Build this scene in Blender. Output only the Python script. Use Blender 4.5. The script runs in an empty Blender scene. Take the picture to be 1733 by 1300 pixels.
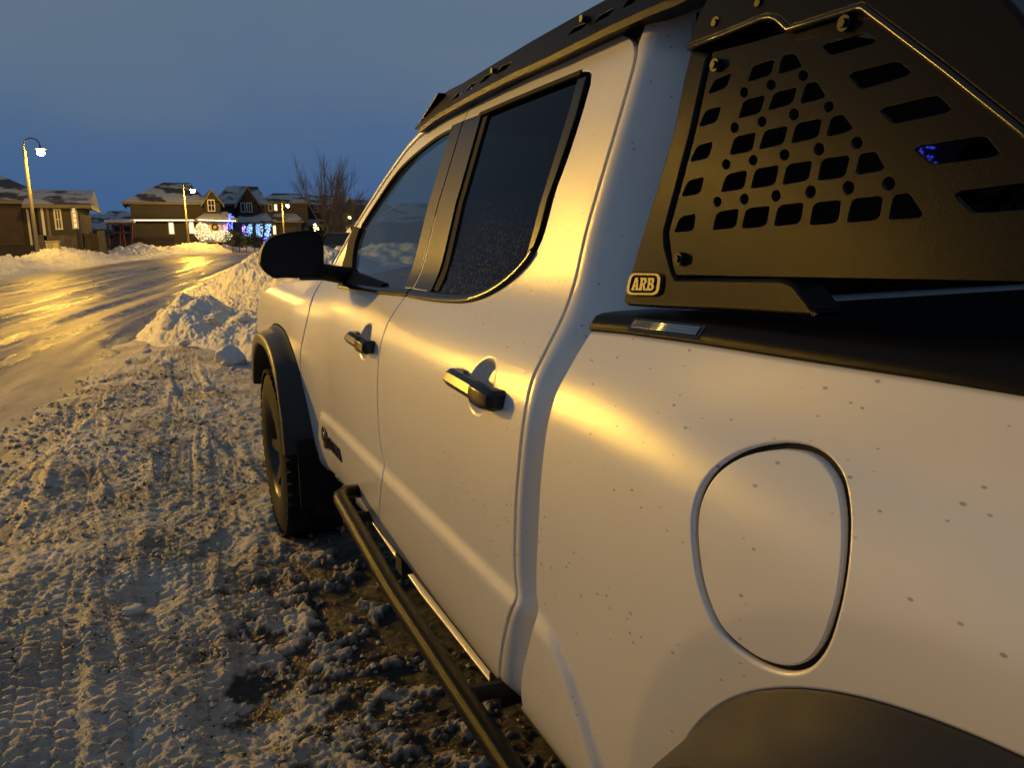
import bpy, math, random
import numpy as np
from mathutils import Matrix, Vector
from mathutils.geometry import delaunay_2d_cdt
random.seed(5); rng = np.random.default_rng(7)
SC = bpy.context.scene
COL = SC.collection

# ------------------------------------------------------------------ camera
PW, PH, FPX = 1733.0, 1300.0, 1250.0
_y, _p, _r = math.radians(25.4), math.radians(-11.1), math.radians(0.6)
_F = np.array([math.sin(_y)*math.cos(_p), math.cos(_y)*math.cos(_p), math.sin(_p)])
_R0 = np.array([math.cos(_y), -math.sin(_y), 0.0]); _U0 = np.cross(_R0, _F)
_R = _R0*math.cos(_r) - _U0*math.sin(_r); _U = _U0*math.cos(_r) + _R0*math.sin(_r)
CAM = np.array([-0.55, 0.0, 1.42])
cam = bpy.data.cameras.new('camera'); cam_o = bpy.data.objects.new('camera', cam); COL.objects.link(cam_o)
cam.sensor_fit = 'HORIZONTAL'; cam.sensor_width = 36.0; cam.lens = 36.0*FPX/PW
cam.clip_start = 0.02; cam.clip_end = 3000.0
cam_o.matrix_world = Matrix(((_R[0], _U[0], -_F[0], CAM[0]), (_R[1], _U[1], -_F[1], CAM[1]),
                             (_R[2], _U[2], -_F[2], CAM[2]), (0, 0, 0, 1)))
SC.camera = cam_o

def ray(px, py):
    d = _F*FPX + _R*(px-PW/2) - _U*(py-PH/2)
    return d/np.linalg.norm(d)
def on_y(px, py, y):
    d = ray(px, py); return CAM + d*((y-CAM[1])/d[1])
def on_x(px, py, x):
    d = ray(px, py); return CAM + d*((x-CAM[0])/d[0])

# ------------------------------------------------------------------ world (dusk sky with a thin grey cloud deck)
wd = bpy.data.worlds.new('World'); SC.world = wd; wd.use_nodes = True
nt = wd.node_tree; nt.nodes.clear(); N = nt.nodes; Lk = nt.links.new
sky = N.new('ShaderNodeTexSky'); sky.sky_type = 'NISHITA'; sky.sun_disc = False
sky.sun_elevation = math.radians(2.0); sky.sun_rotation = math.radians(200.0)
sky.altitude = 700; sky.air_density = 1.0; sky.dust_density = 0.3; sky.ozone_density = 6.0
tc = N.new('ShaderNodeTexCoord'); mp = N.new('ShaderNodeMapping'); mp.inputs['Scale'].default_value = (1.4, 1.4, 4.0)
Lk(tc.outputs['Generated'], mp.inputs[0])
ns = N.new('ShaderNodeTexNoise'); ns.inputs['Scale'].default_value = 1.2; ns.inputs['Detail'].default_value = 5; ns.inputs['Roughness'].default_value = 0.5
Lk(mp.outputs[0], ns.inputs['Vector'])
sep = N.new('ShaderNodeSeparateXYZ'); Lk(tc.outputs['Generated'], sep.inputs[0])
ad = N.new('ShaderNodeMath'); ad.operation = 'MULTIPLY_ADD'; Lk(ns.outputs['Fac'], ad.inputs[0]); ad.inputs[1].default_value = 0.40
Lk(sep.outputs['Z'], ad.inputs[2])
rmp = N.new('ShaderNodeMapRange'); rmp.interpolation_type = 'SMOOTHSTEP'
rmp.inputs['From Min'].default_value = 0.20; rmp.inputs['From Max'].default_value = 0.58
Lk(ad.outputs[0], rmp.inputs['Value'])
deck = N.new('ShaderNodeMix'); deck.data_type = 'RGBA'; Lk(rmp.outputs[0], deck.inputs[0])
deck.inputs[6].default_value = (0.052, 0.120, 0.275, 1); deck.inputs[7].default_value = (0.128, 0.182, 0.245, 1)   # clear blue gap below, grey cloud deck above
bg1 = N.new('ShaderNodeBackground'); Lk(sky.outputs[0], bg1.inputs[0]); bg1.inputs[1].default_value = 0.05
bg2 = N.new('ShaderNodeBackground'); Lk(deck.outputs[2], bg2.inputs[0]); bg2.inputs[1].default_value = 1.0
mxs = N.new('ShaderNodeMixShader'); mxs.inputs[0].default_value = 0.94; Lk(bg1.outputs[0], mxs.inputs[1]); Lk(bg2.outputs[0], mxs.inputs[2])
wo = N.new('ShaderNodeOutputWorld'); Lk(mxs.outputs[0], wo.inputs[0])

# ------------------------------------------------------------------ exposure and renderer
vs = SC.view_settings; vs.view_transform = 'Standard'; vs.look = 'None'; vs.exposure = 0.0; vs.gamma = 1.0; vs.use_curve_mapping = False
SC.render.engine = 'CYCLES'; SC.cycles.use_denoising = True; SC.cycles.max_bounces = 6
SC.cycles.sample_clamp_indirect = 4.0; SC.cycles.caustics_reflective = False; SC.cycles.caustics_refractive = False

LAMP_COL = (1.0, 0.545, 0.055)
LAMP_KEY = 10600.0

# ------------------------------------------------------------------ materials
def mat(name, col, rough=0.5, metal=0.0, spec=0.5, coat=0.0, coat_rough=0.1, emit=None, estr=0.0,
        var=0.0, vscale=4.0, bump=0.0, bscale=60.0, col2=None, detail=6):
    m = bpy.data.materials.new(name); m.use_nodes = True
    nt = m.node_tree; b = nt.nodes['Principled BSDF']; L = nt.links.new
    b.inputs['Base Color'].default_value = (*col, 1); b.inputs['Roughness'].default_value = rough
    b.inputs['Metallic'].default_value = metal; b.inputs['Specular IOR Level'].default_value = spec
    b.inputs['Coat Weight'].default_value = coat; b.inputs['Coat Roughness'].default_value = coat_rough
    if emit:
        b.inputs['Emission Color'].default_value = (*emit, 1); b.inputs['Emission Strength'].default_value = estr
    if var or bump or col2:
        tc = nt.nodes.new('ShaderNodeTexCoord')
    if var or col2:
        n = nt.nodes.new('ShaderNodeTexNoise'); n.inputs['Scale'].default_value = vscale; n.inputs['Detail'].default_value = detail
        L(tc.outputs['Object'], n.inputs['Vector'])
        r = nt.nodes.new('ShaderNodeMapRange'); r.inputs['From Min'].default_value = 0.3; r.inputs['From Max'].default_value = 0.7
        L(n.outputs['Fac'], r.inputs['Value'])
        mx = nt.nodes.new('ShaderNodeMix'); mx.data_type = 'RGBA'; L(r.outputs[0], mx.inputs[0])
        c2 = col2 if col2 else tuple(c*(1-var) for c in col)
        mx.inputs[6].default_value = (*col, 1); mx.inputs[7].default_value = (*c2, 1)
        L(mx.outputs[2], b.inputs['Base Color'])
    if bump:
        n2 = nt.nodes.new('ShaderNodeTexNoise'); n2.inputs['Scale'].default_value = bscale; n2.inputs['Detail'].default_value = 4
        L(tc.outputs['Object'], n2.inputs['Vector'])
        bp = nt.nodes.new('ShaderNodeBump'); bp.inputs['Strength'].default_value = bump; bp.inputs['Distance'].default_value = 0.01
        L(n2.outputs['Fac'], bp.inputs['Height']); L(bp.outputs[0], b.inputs['Normal'])
    return m

def glass_mat(name, tintc, rough=0.0, base=(0.0, 0.0, 0.0), refl=1.0, dirt=0.0):
    m = bpy.data.materials.new(name); m.use_nodes = True; nt = m.node_tree; nt.nodes.clear(); N = nt.nodes.new; L = nt.links.new
    t = N('ShaderNodeBsdfTransparent'); t.inputs[0].default_value = (*tintc, 1)
    g = N('ShaderNodeBsdfGlossy'); g.inputs['Roughness'].default_value = rough; g.inputs[0].default_value = (refl, refl, refl, 1)
    f = N('ShaderNodeFresnel'); f.inputs['IOR'].default_value = 1.5
    mx = N('ShaderNodeMixShader'); L(f.outputs[0], mx.inputs[0]); L(t.outputs[0], mx.inputs[1]); L(g.outputs[0], mx.inputs[2])
    out = N('ShaderNodeOutputMaterial')
    if dirt > 0:
        tc = N('ShaderNodeTexCoord'); n = N('ShaderNodeTexNoise'); n.inputs['Scale'].default_value = 140; n.inputs['Detail'].default_value = 4
        L(tc.outputs['Object'], n.inputs['Vector'])
        n2 = N('ShaderNodeTexNoise'); n2.inputs['Scale'].default_value = 5; L(tc.outputs['Object'], n2.inputs['Vector'])
        mr = N('ShaderNodeMapRange'); mr.inputs['From Min'].default_value = 0.46; mr.inputs['From Max'].default_value = 0.66; L(n.outputs['Fac'], mr.inputs[0])
        # road grime is heavier low on the pane: splash from the wheels
        sp = N('ShaderNodeSeparateXYZ'); L(tc.outputs['Object'], sp.inputs[0])
        zr = N('ShaderNodeMapRange'); zr.inputs['From Min'].default_value = 1.54; zr.inputs['From Max'].default_value = 1.30; L(sp.outputs['Z'], zr.inputs[0])
        m2 = N('ShaderNodeMath'); m2.operation = 'MULTIPLY'; L(mr.outputs[0], m2.inputs[0]); L(zr.outputs[0], m2.inputs[1])
        m4 = N('ShaderNodeMath'); m4.operation = 'MULTIPLY'; L(m2.outputs[0], m4.inputs[0]); L(n2.outputs['Fac'], m4.inputs[1])
        m3 = N('ShaderNodeMath'); m3.operation = 'MULTIPLY'; L(m4.outputs[0], m3.inputs[0]); m3.inputs[1].default_value = dirt
        d = N('ShaderNodeBsdfDiffuse'); d.inputs[0].default_value = (0.35, 0.3, 0.24, 1)
        mx2 = N('ShaderNodeMixShader'); L(m3.outputs[0], mx2.inputs[0]); L(mx.outputs[0], mx2.inputs[1]); L(d.outputs[0], mx2.inputs[2])
        L(mx2.outputs[0], out.inputs[0])
    else:
        L(mx.outputs[0], out.inputs[0])
    return m

def paint_mat():
    m = mat('white_paint', (0.72, 0.715, 0.70), rough=0.42, coat=0.9, coat_rough=0.17)
    nt = m.node_tree; b = nt.nodes['Principled BSDF']; L = nt.links.new; N = nt.nodes.new
    tc = N('ShaderNodeTexCoord')
    # dried road-spray specks, drawn out along the body
    mpn = N('ShaderNodeMapping'); mpn.inputs['Scale'].default_value = (1, 0.55, 1.0); L(tc.outputs['Object'], mpn.inputs[0])
    v = N('ShaderNodeTexVoronoi'); v.inputs['Scale'].default_value = 95; v.inputs['Randomness'].default_value = 1; L(mpn.outputs[0], v.inputs['Vector'])
    sepc = N('ShaderNodeSeparateColor'); L(v.outputs['Color'], sepc.inputs[0])
    size = N('ShaderNodeMapRange'); size.inputs['From Min'].default_value = 0.62; size.inputs['From Max'].default_value = 1.0
    size.inputs['To Min'].default_value = 0.0; size.inputs['To Max'].default_value = 0.24; L(sepc.outputs[0], size.inputs[0])
    lt = N('ShaderNodeMath'); lt.operation = 'SUBTRACT'; L(size.outputs[0], lt.inputs[0]); L(v.outputs['Distance'], lt.inputs[1])
    sm = N('ShaderNodeMapRange'); sm.inputs['From Min'].default_value = 0.0; sm.inputs['From Max'].default_value = 0.08; sm.inputs['To Max'].default_value = 0.62; L(lt.outputs[0], sm.inputs[0])
    v3 = N('ShaderNodeTexVoronoi'); v3.inputs['Scale'].default_value = 22; L(mpn.outputs[0], v3.inputs['Vector'])
    sep3 = N('ShaderNodeSeparateColor'); L(v3.outputs['Color'], sep3.inputs[0])
    sz3 = N('ShaderNodeMapRange'); sz3.inputs['From Min'].default_value = 0.84; sz3.inputs['From Max'].default_value = 1.0; sz3.inputs['To Max'].default_value = 0.065; L(sep3.outputs[0], sz3.inputs[0])
    lt3 = N('ShaderNodeMath'); lt3.operation = 'SUBTRACT'; L(sz3.outputs[0], lt3.inputs[0]); L(v3.outputs['Distance'], lt3.inputs[1])
    sm3 = N('ShaderNodeMapRange'); sm3.inputs['From Min'].default_value = 0.0; sm3.inputs['From Max'].default_value = 0.06; sm3.inputs['To Max'].default_value = 0.45; L(lt3.outputs[0], sm3.inputs[0])
    mxm = N('ShaderNodeMath'); mxm.operation = 'MAXIMUM'; L(sm.outputs[0], mxm.inputs[0]); L(sm3.outputs[0], mxm.inputs[1])
    nz = N('ShaderNodeTexNoise'); nz.inputs['Scale'].default_value = 3.0; nz.inputs['Detail'].default_value = 7; nz.inputs['Roughness'].default_value = 0.65; L(tc.outputs['Object'], nz.inputs['Vector'])
    fr = N('ShaderNodeMapRange'); fr.inputs['From Min'].default_value = 0.35; fr.inputs['From Max'].default_value = 0.75; fr.inputs['To Max'].default_value = 0.16; L(nz.outputs['Fac'], fr.inputs[0])
    c1 = N('ShaderNodeMix'); c1.data_type = 'RGBA'; L(fr.outputs[0], c1.inputs[0]); c1.inputs[6].default_value = (0.72, 0.715, 0.70, 1); c1.inputs[7].default_value = (0.50, 0.46, 0.40, 1)
    c2 = N('ShaderNodeMix'); c2.data_type = 'RGBA'; L(mxm.outputs[0], c2.inputs[0]); L(c1.outputs[2], c2.inputs[6]); c2.inputs[7].default_value = (0.12, 0.10, 0.08, 1)
    L(c2.outputs[2], b.inputs['Base Color'])
    # film of road salt: broken gloss
    n4 = N('ShaderNodeTexNoise'); n4.inputs['Scale'].default_value = 260; n4.inputs['Detail'].default_value = 3; L(tc.outputs['Object'], n4.inputs['Vector'])
    rr = N('ShaderNodeMapRange'); rr.inputs['From Min'].default_value = 0.3; rr.inputs['From Max'].default_value = 0.7; rr.inputs['To Min'].default_value = 0.08; rr.inputs['To Max'].default_value = 0.25; L(n4.outputs['Fac'], rr.inputs[0])
    L(rr.outputs[0], b.inputs['Coat Roughness'])
    cw = N('ShaderNodeMath'); cw.operation = 'SUBTRACT'; cw.inputs[0].default_value = 0.95; L(mxm.outputs[0], cw.inputs[1]); L(cw.outputs[0], b.inputs['Coat Weight'])
    n5 = N('ShaderNodeTexNoise'); n5.inputs['Scale'].default_value = 2600; n5.inputs['Detail'].default_value = 1; L(tc.outputs['Object'], n5.inputs['Vector'])
    bp = N('ShaderNodeBump'); bp.inputs['Strength'].default_value = 0.5; bp.inputs['Distance'].default_value = 0.00022
    L(n5.outputs['Fac'], bp.inputs['Height']); L(bp.outputs[0], b.inputs['Coat Normal']); L(bp.outputs[0], b.inputs['Normal'])
    return m

M = {}
M['paint'] = paint_mat()
M['plastic'] = mat('black_plastic', (0.008, 0.008, 0.008), 0.50, spec=.18, bump=0.2, bscale=420)
M['flare'] = mat('flare_plastic', (0.011, 0.0105, 0.010), 0.42, spec=.4, bump=0.10, bscale=800, col2=(0.020, 0.018, 0.015), vscale=9)
M['gloss_black'] = mat('gloss_black', (0.007, 0.007, 0.007), 0.24)
M['satin_trim'] = mat('satin_trim', (0.012, 0.0118, 0.0115), 0.23, spec=0.30, bump=0.03, bscale=700)
M['powder'] = mat('powder_coat', (0.0085, 0.0082, 0.008), 0.28, spec=0.07, bump=0.16, bscale=900)
M['bolt'] = mat('bolt_steel', (0.008, 0.008, 0.009), 0.5, spec=.3)
M['gap'] = mat('seal_rubber', (0.006, 0.006, 0.006), 0.9)
M['under'] = mat('underbody', (0.012, 0.011, 0.010), 0.8, var=0.4)
M['rubber'] = mat('tyre_rubber', (0.010, 0.0098, 0.0095), 0.8, spec=.2, bump=0.3, bscale=200, col2=(0.022, 0.020, 0.018), vscale=25)
M['rim'] = mat('rim_alloy', (0.05, 0.048, 0.045), 0.35, metal=0.8)
M['chrome'] = mat('chrome_lens', (0.55, 0.55, 0.55), 0.18, metal=1.0)
M['glass'] = glass_mat('clear_glass', (0.50, 0.56, 0.55), dirt=0.25)
M['tint'] = glass_mat('privacy_glass', (0.02, 0.02, 0.022), refl=.55, dirt=0.5)
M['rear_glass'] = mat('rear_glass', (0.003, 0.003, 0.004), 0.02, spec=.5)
M['shield'] = glass_mat('windshield_glass', (0.62, 0.68, 0.66))
M['mirror'] = mat('mirror_glass', (0.02, 0.02, 0.022), 0.35, spec=0.15)
M['seat'] = mat('seat_cloth', (0.02, 0.02, 0.022), 0.9)
M['dash'] = mat('dash_plastic', (0.03, 0.03, 0.032), 0.7)
M['badge'] = mat('badge_black', (0.010, 0.010, 0.010), 0.3)
M['badge_rim'] = mat('badge_grey', (0.10, 0.095, 0.09), 0.35)
M['logo'] = mat('logo_metal', (0.055, 0.05, 0.045), 0.45, metal=0.1)
M['headlamp'] = mat('headlamp_lens', (0.25, 0.25, 0.26), 0.1, spec=0.8)

# ------------------------------------------------------------------ object helpers
def tag(o, label=None, cat=None, group=None, kind=None):
    if label: o['label'] = label
    if cat: o['category'] = cat
    if group: o['group'] = group
    if kind: o['kind'] = kind
    return o
def empty(name, loc):
    o = bpy.data.objects.new(name, None); COL.objects.link(o); o.location = loc; o.empty_display_size = 0.2
    return o
def world_off(parent):
    return Vector(parent.location) if parent.parent is None else Vector((0, 0, 0))   # parts already sit in world space
def link(name, me, m, parent=None):
    o = bpy.data.objects.new(name, me); COL.objects.link(o)
    if m is not None and not me.materials: me.materials.append(m)
    if parent is not None:
        o.parent = parent; o.matrix_parent_inverse = Matrix.Translation(-world_off(parent))
    return o
def mk(name, v, f, m, parent=None, smooth=False, normals=None, kind=None, angle=None):
    me = bpy.data.meshes.new(name)
    me.from_pydata([tuple(map(float, p)) for p in v], [], [tuple(map(int, q)) for q in f]); me.update()
    if smooth or normals is not None:
        me.polygons.foreach_set('use_smooth', [True]*len(me.polygons))
    if normals is not None:
        me.normals_split_custom_set_from_vertices([tuple(map(float, n)) for n in normals])
    o = link(name, me, m, parent)
    if angle is not None:
        me.polygons.foreach_set('use_smooth', [True]*len(me.polygons))
        me.set_sharp_from_angle(angle=math.radians(angle))
    if kind: o['kind'] = kind
    return o

class MB:
    def __init__(s): s.v = []; s.f = []
    def add(s, v, f):
        k = len(s.v); s.v += [tuple(map(float, p)) for p in v]; s.f += [tuple(i+k for i in q) for q in f]; return s
    def box(s, a, b, rz=0, piv=None):
        x0, y0, z0 = a; x1, y1, z1 = b
        v = [(x0,y0,z0),(x1,y0,z0),(x1,y1,z0),(x0,y1,z0),(x0,y0,z1),(x1,y0,z1),(x1,y1,z1),(x0,y1,z1)]
        if rz:
            cx, cy = piv if piv else ((x0+x1)/2, (y0+y1)/2); c, sn = math.cos(rz), math.sin(rz)
            v = [(cx+(p[0]-cx)*c-(p[1]-cy)*sn, cy+(p[0]-cx)*sn+(p[1]-cy)*c, p[2]) for p in v]
        return s.add(v, [(3,2,1,0),(4,5,6,7),(0,1,5,4),(1,2,6,5),(2,3,7,6),(3,0,4,7)])
    def tube(s, path, r, n=10, cap=True):
        path = [np.array(p, float) for p in path]; k = len(path)
        rs = r if hasattr(r, '__len__') else [r]*k
        v = []; prev = None
        for i, p in enumerate(path):
            t = path[min(i+1, k-1)] - path[max(i-1, 0)]; t = t/(np.linalg.norm(t)+1e-9)
            if prev is None:
                a = np.array([0, 0, 1.0]) if abs(t[2]) < 0.9 else np.array([1.0, 0, 0])
                u = np.cross(t, a)
            else: u = prev - t*(prev@t)
            u = u/np.linalg.norm(u); prev = u; w = np.cross(t, u)
            for j in range(n):
                a = 2*math.pi*j/n; v.append(p + rs[i]*(u*math.cos(a)+w*math.sin(a)))
        f = []
        for i in range(k-1):
            for j in range(n):
                a = i*n+j; b = i*n+(j+1)%n; f.append((a, b, b+n, a+n))
        if cap: f.append(tuple(range(n))[::-1]); f.append(tuple((k-1)*n+j for j in range(n)))
        return s.add(v, f)
    def prism(s, poly, d):           # poly: 3D planar loop, d: offset vector
        n = len(poly); d = np.array(d, float)
        v = [np.array(p, float) for p in poly]; v = v + [p+d for p in v]
        f = [tuple(range(n))[::-1], tuple(range(n, 2*n))] + [(i, (i+1) % n, (i+1) % n+n, i+n) for i in range(n)]
        return s.add(v, f)
    def loft(s, rows, closed=False):
        n = len(rows[0]); v = [p for r in rows for p in r]; f = []
        for i in range(len(rows)-1):
            for j in range(n if closed else n-1):
                a = i*n+j; b = i*n+(j+1) % n; f.append((a, b, b+n, a+n))
        return s.add(v, f)
    def sphere(s, c, r, nu=10, nv=6, sc=(1,1,1)):
        v = []; f = []
        for i in range(nv+1):
            th = math.pi*i/nv
            for j in range(nu):
                ph = 2*math.pi*j/nu
                v.append((c[0]+r*sc[0]*math.sin(th)*math.cos(ph), c[1]+r*sc[1]*math.sin(th)*math.sin(ph), c[2]+r*sc[2]*math.cos(th)))
        for i in range(nv):
            for j in range(nu):
                a = i*nu+j; b = i*nu+(j+1) % nu; f.append((a, a+nu, b+nu, b))
        return s.add(v, f)
    def build(s, name, m, parent=None, smooth=False, kind=None, angle=None):
        return mk(name, s.v, s.f, m, parent, smooth, None, kind, angle)

def bevel(o, w=0.01, seg=2):
    md = o.modifiers.new('bevel', 'BEVEL'); md.width = w; md.segments = seg; md.limit_method = 'ANGLE'; md.angle_limit = math.radians(35)
    return o

# 2D noise
_perm = rng.permutation(256); _perm = np.concatenate([_perm, _perm, _perm]); _gr = rng.normal(size=(256, 2)); _gr /= np.linalg.norm(_gr, axis=1)[:, None]
def pn(x, y):
    x = np.asarray(x, float); y = np.asarray(y, float)
    xi = np.floor(x).astype(int); yi = np.floor(y).astype(int); xf = x-xi; yf = y-yi
    u = xf*xf*xf*(xf*(xf*6-15)+10); w = yf*yf*yf*(yf*(yf*6-15)+10)
    def g(a, b, dx, dy):
        h = _gr[_perm[(_perm[a & 255]+b) & 255]]; return h[..., 0]*dx + h[..., 1]*dy
    n00 = g(xi, yi, xf, yf); n10 = g(xi+1, yi, xf-1, yf); n01 = g(xi, yi+1, xf, yf-1); n11 = g(xi+1, yi+1, xf-1, yf-1)
    return 1.5*((n00*(1-u)+n10*u)*(1-w) + (n01*(1-u)+n11*u)*w)
def fbm(x, y, o=4, g=0.5):
    s = 0; a = 1.0
    for i in range(o):
        s = s + a*pn(x*2**i+17.3*i, y*2**i-9.1*i); a *= g
    return s
def sst(t): t = np.clip(t, 0, 1); return t*t*(3-2*t)

# ------------------------------------------------------------------ terrain shape and road line
def G(x, y): # gentle climb of the street ahead
    t = np.maximum(0, np.asarray(y, float)-20.0); return 0.010*t*t/(t+6.0)
_ry = np.array([-60., -20., 0., 7., 15., 30., 48., 64., 73., 82., 92., 104.])
_rx = np.array([-9.5, -8.2, -7.0, -6.3, -5.3, -2.2, 1.4, 6.4, 11.2, 18.5, 32.0, 60.0])
def spline(xs, ys):
    xs = np.array(xs, float); ys = np.array(ys, float); n = len(xs); h = np.diff(xs)
    A = np.zeros((n, n)); r = np.zeros(n); A[0, 0] = A[-1, -1] = 1
    for i in range(1, n-1):
        A[i, i-1] = h[i-1]; A[i, i] = 2*(h[i-1]+h[i]); A[i, i+1] = h[i]
        r[i] = 6*((ys[i+1]-ys[i])/h[i] - (ys[i]-ys[i-1])/h[i-1])
    m2 = np.linalg.solve(A, r)
    def f(t):
        t = np.asarray(t, float); i = np.clip(np.searchsorted(xs, t)-1, 0, n-2); d = xs[i+1]-t; e = t-xs[i]; hh = h[i]
        return m2[i]*d**3/(6*hh) + m2[i+1]*e**3/(6*hh) + (ys[i]/hh-m2[i]*hh/6)*d + (ys[i+1]/hh-m2[i+1]*hh/6)*e
    return f
_tt = np.concatenate([[0], np.cumsum(np.hypot(np.diff(_rx), np.diff(_ry)))])
_sx, _sy = spline(_tt, _rx), spline(_tt, _ry)
_S = np.linspace(0, _tt[-1], 700); _CX, _CY = _sx(_S), _sy(_S)
_TX, _TY = np.gradient(_CX), np.gradient(_CY); _l = np.hypot(_TX, _TY); _TX, _TY = _TX/_l, _TY/_l
HALF = 4.6
def road_at(s):   # centre point and tangent
    return np.interp(s, _S, _CX), np.interp(s, _S, _CY), np.interp(s, _S, _TX), np.interp(s, _S, _TY)
def road_u(x, y): # signed distance from the centre line (right positive) and station
    x = np.asarray(x, float); y = np.asarray(y, float); sh = x.shape; xf, yf = x.ravel(), y.ravel()
    out = np.zeros(xf.size); st = np.zeros(xf.size)
    for a in range(0, xf.size, 40000):
        b = slice(a, a+40000)
        d = (xf[b, None]-_CX[None, ::4])**2 + (yf[b, None]-_CY[None, ::4])**2
        k = np.argmin(d, axis=1)*4
        dx, dy = xf[b]-_CX[k], yf[b]-_CY[k]
        out[b] = dx*_TY[k] - dy*_TX[k]; st[b] = _S[k] + dx*_TX[k] + dy*_TY[k]
    return out.reshape(sh), st.reshape(sh)

def snow_mat(name, dirt=0.35, fine=1.0, warm=(0.50, 0.45, 0.39), clean=(.80, .80, .80), lo=.42, hi=.72):
    m = bpy.data.materials.new(name); m.use_nodes = True; nt = m.node_tree; N = nt.nodes.new; L = nt.links.new
    b = nt.nodes['Principled BSDF']; b.inputs['Roughness'].default_value = 0.55; b.inputs['Specular IOR Level'].default_value = 0.35
    tc = N('ShaderNodeTexCoord')
    n = N('ShaderNodeTexNoise'); n.inputs['Scale'].default_value = 2.2; n.inputs['Detail'].default_value = 9; n.inputs['Roughness'].default_value = 0.62; L(tc.outputs['Object'], n.inputs['Vector'])
    r = N('ShaderNodeMapRange'); r.inputs['From Min'].default_value = lo; r.inputs['From Max'].default_value = hi; r.inputs['To Max'].default_value = dirt; L(n.outputs['Fac'], r.inputs[0])
    at = N('ShaderNodeAttribute'); at.attribute_name = 'wet'
    c1 = N('ShaderNodeMix'); c1.data_type = 'RGBA'; L(r.outputs[0], c1.inputs[0]); c1.inputs[6].default_value = (*clean, 1); c1.inputs[7].default_value = (*warm, 1)
    c2 = N('ShaderNodeMix'); c2.data_type = 'RGBA'; L(at.outputs['Fac'], c2.inputs[0]); L(c1.outputs[2], c2.inputs[6]); c2.inputs[7].default_value = (0.014, 0.012, 0.0105, 1)
    L(c2.outputs[2], b.inputs['Base Color'])
    rr = N('ShaderNodeMapRange'); rr.inputs['To Min'].default_value = 0.55; rr.inputs['To Max'].default_value = 0.18; L(at.outputs['Fac'], rr.inputs[0]); L(rr.outputs[0], b.inputs['Roughness'])
    n2 = N('ShaderNodeTexNoise'); n2.inputs['Scale'].default_value = 30; n2.inputs['Detail'].default_value = 8; n2.inputs['Roughness'].default_value = 0.7; L(tc.outputs['Object'], n2.inputs['Vector'])
    bp = N('ShaderNodeBump'); bp.inputs['Strength'].default_value = 0.75*fine; bp.inputs['Distance'].default_value = 0.03; L(n2.outputs['Fac'], bp.inputs['Height'])
    n3 = N('ShaderNodeTexNoise'); n3.inputs['Scale'].default_value = 210; n3.inputs['Detail'].default_value = 3; L(tc.outputs['Object'], n3.inputs['Vector'])
    bp2 = N('ShaderNodeBump'); bp2.inputs['Strength'].default_value = 0.6*fine; bp2.inputs['Distance'].default_value = 0.007; L(n3.outputs['Fac'], bp2.inputs['Height']); L(bp.outputs[0], bp2.inputs['Normal'])
    L(bp2.outputs[0], b.inputs['Normal'])
    return m
M['snow'] = snow_mat('packed_snow', 0.95, warm=(.30, .255, .205), clean=(.60, .575, .54), lo=.36, hi=.66)
M['bank'] = snow_mat('ploughed_snow', 0.55, clean=(.72, .71, .70), lo=.40, hi=.70)
M['clean_snow'] = mat('roof_snow', (0.78, 0.79, 0.80), 0.7, var=0.12, vscale=1.5)

def grid_obj(name, X, Y, Z, m, smooth=True, wet=None, uv=None):
    ny, nx = X.shape; me = bpy.data.meshes.new(name)
    V = np.stack([X, Y, Z], -1).reshape(-1, 3).astype(np.float32)
    i = np.arange((ny-1)*(nx-1)); r = i//(nx-1); c = i % (nx-1); a = r*nx+c
    F = np.stack([a, a+1, a+nx+1, a+nx], -1).astype(np.int32)
    me.vertices.add(len(V)); me.vertices.foreach_set('co', V.ravel())
    me.loops.add(F.size); me.loops.foreach_set('vertex_index', F.ravel())
    me.polygons.add(len(F)); me.polygons.foreach_set('loop_start', np.arange(0, F.size, 4, dtype=np.int32))
    me.polygons.foreach_set('loop_total', np.full(len(F), 4, np.int32))
    me.update(calc_edges=True); me.validate()
    me.polygons.foreach_set('use_smooth', [smooth]*len(me.polygons))
    if wet is not None:
        at = me.attributes.new('wet', 'FLOAT', 'POINT'); at.data.foreach_set('value', wet.ravel().astype(np.float32))
    if uv is not None:
        at = me.attributes.new('lane', 'FLOAT_VECTOR', 'POINT'); at.data.foreach_set('vector', np.stack([uv[0], uv[1], 0*uv[0]], -1).reshape(-1).astype(np.float32))
    return link(name, me, m)

# ---- ground (lawns under snow, out to the horizon)
gx = np.concatenate([-np.geomspace(1500, 12, 40), np.linspace(-11.5, 60, 90), np.geomspace(62, 1500, 30)])
gy = np.concatenate([-np.geomspace(600, 12, 20), np.linspace(-11, 130, 180), np.geomspace(132, 2500, 30)])
X, Y = np.meshgrid(gx, gy); u, _ = road_u(X, Y)
Z = G(X, Y) - 0.10 + 0.10*fbm(X*.25, Y*.25, 3)*sst((np.abs(u)-6)/6) + 0.10*sst((np.abs(u)-5.6)/2.5)
near = sst((7.0-np.abs(X-0.5))/2.0)*sst((13-np.abs(Y-1))/3.0)
Z = Z*(1-near) - 0.14*near
tag(grid_obj('ground', X, Y, Z, M['bank']), kind='structure')

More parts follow.
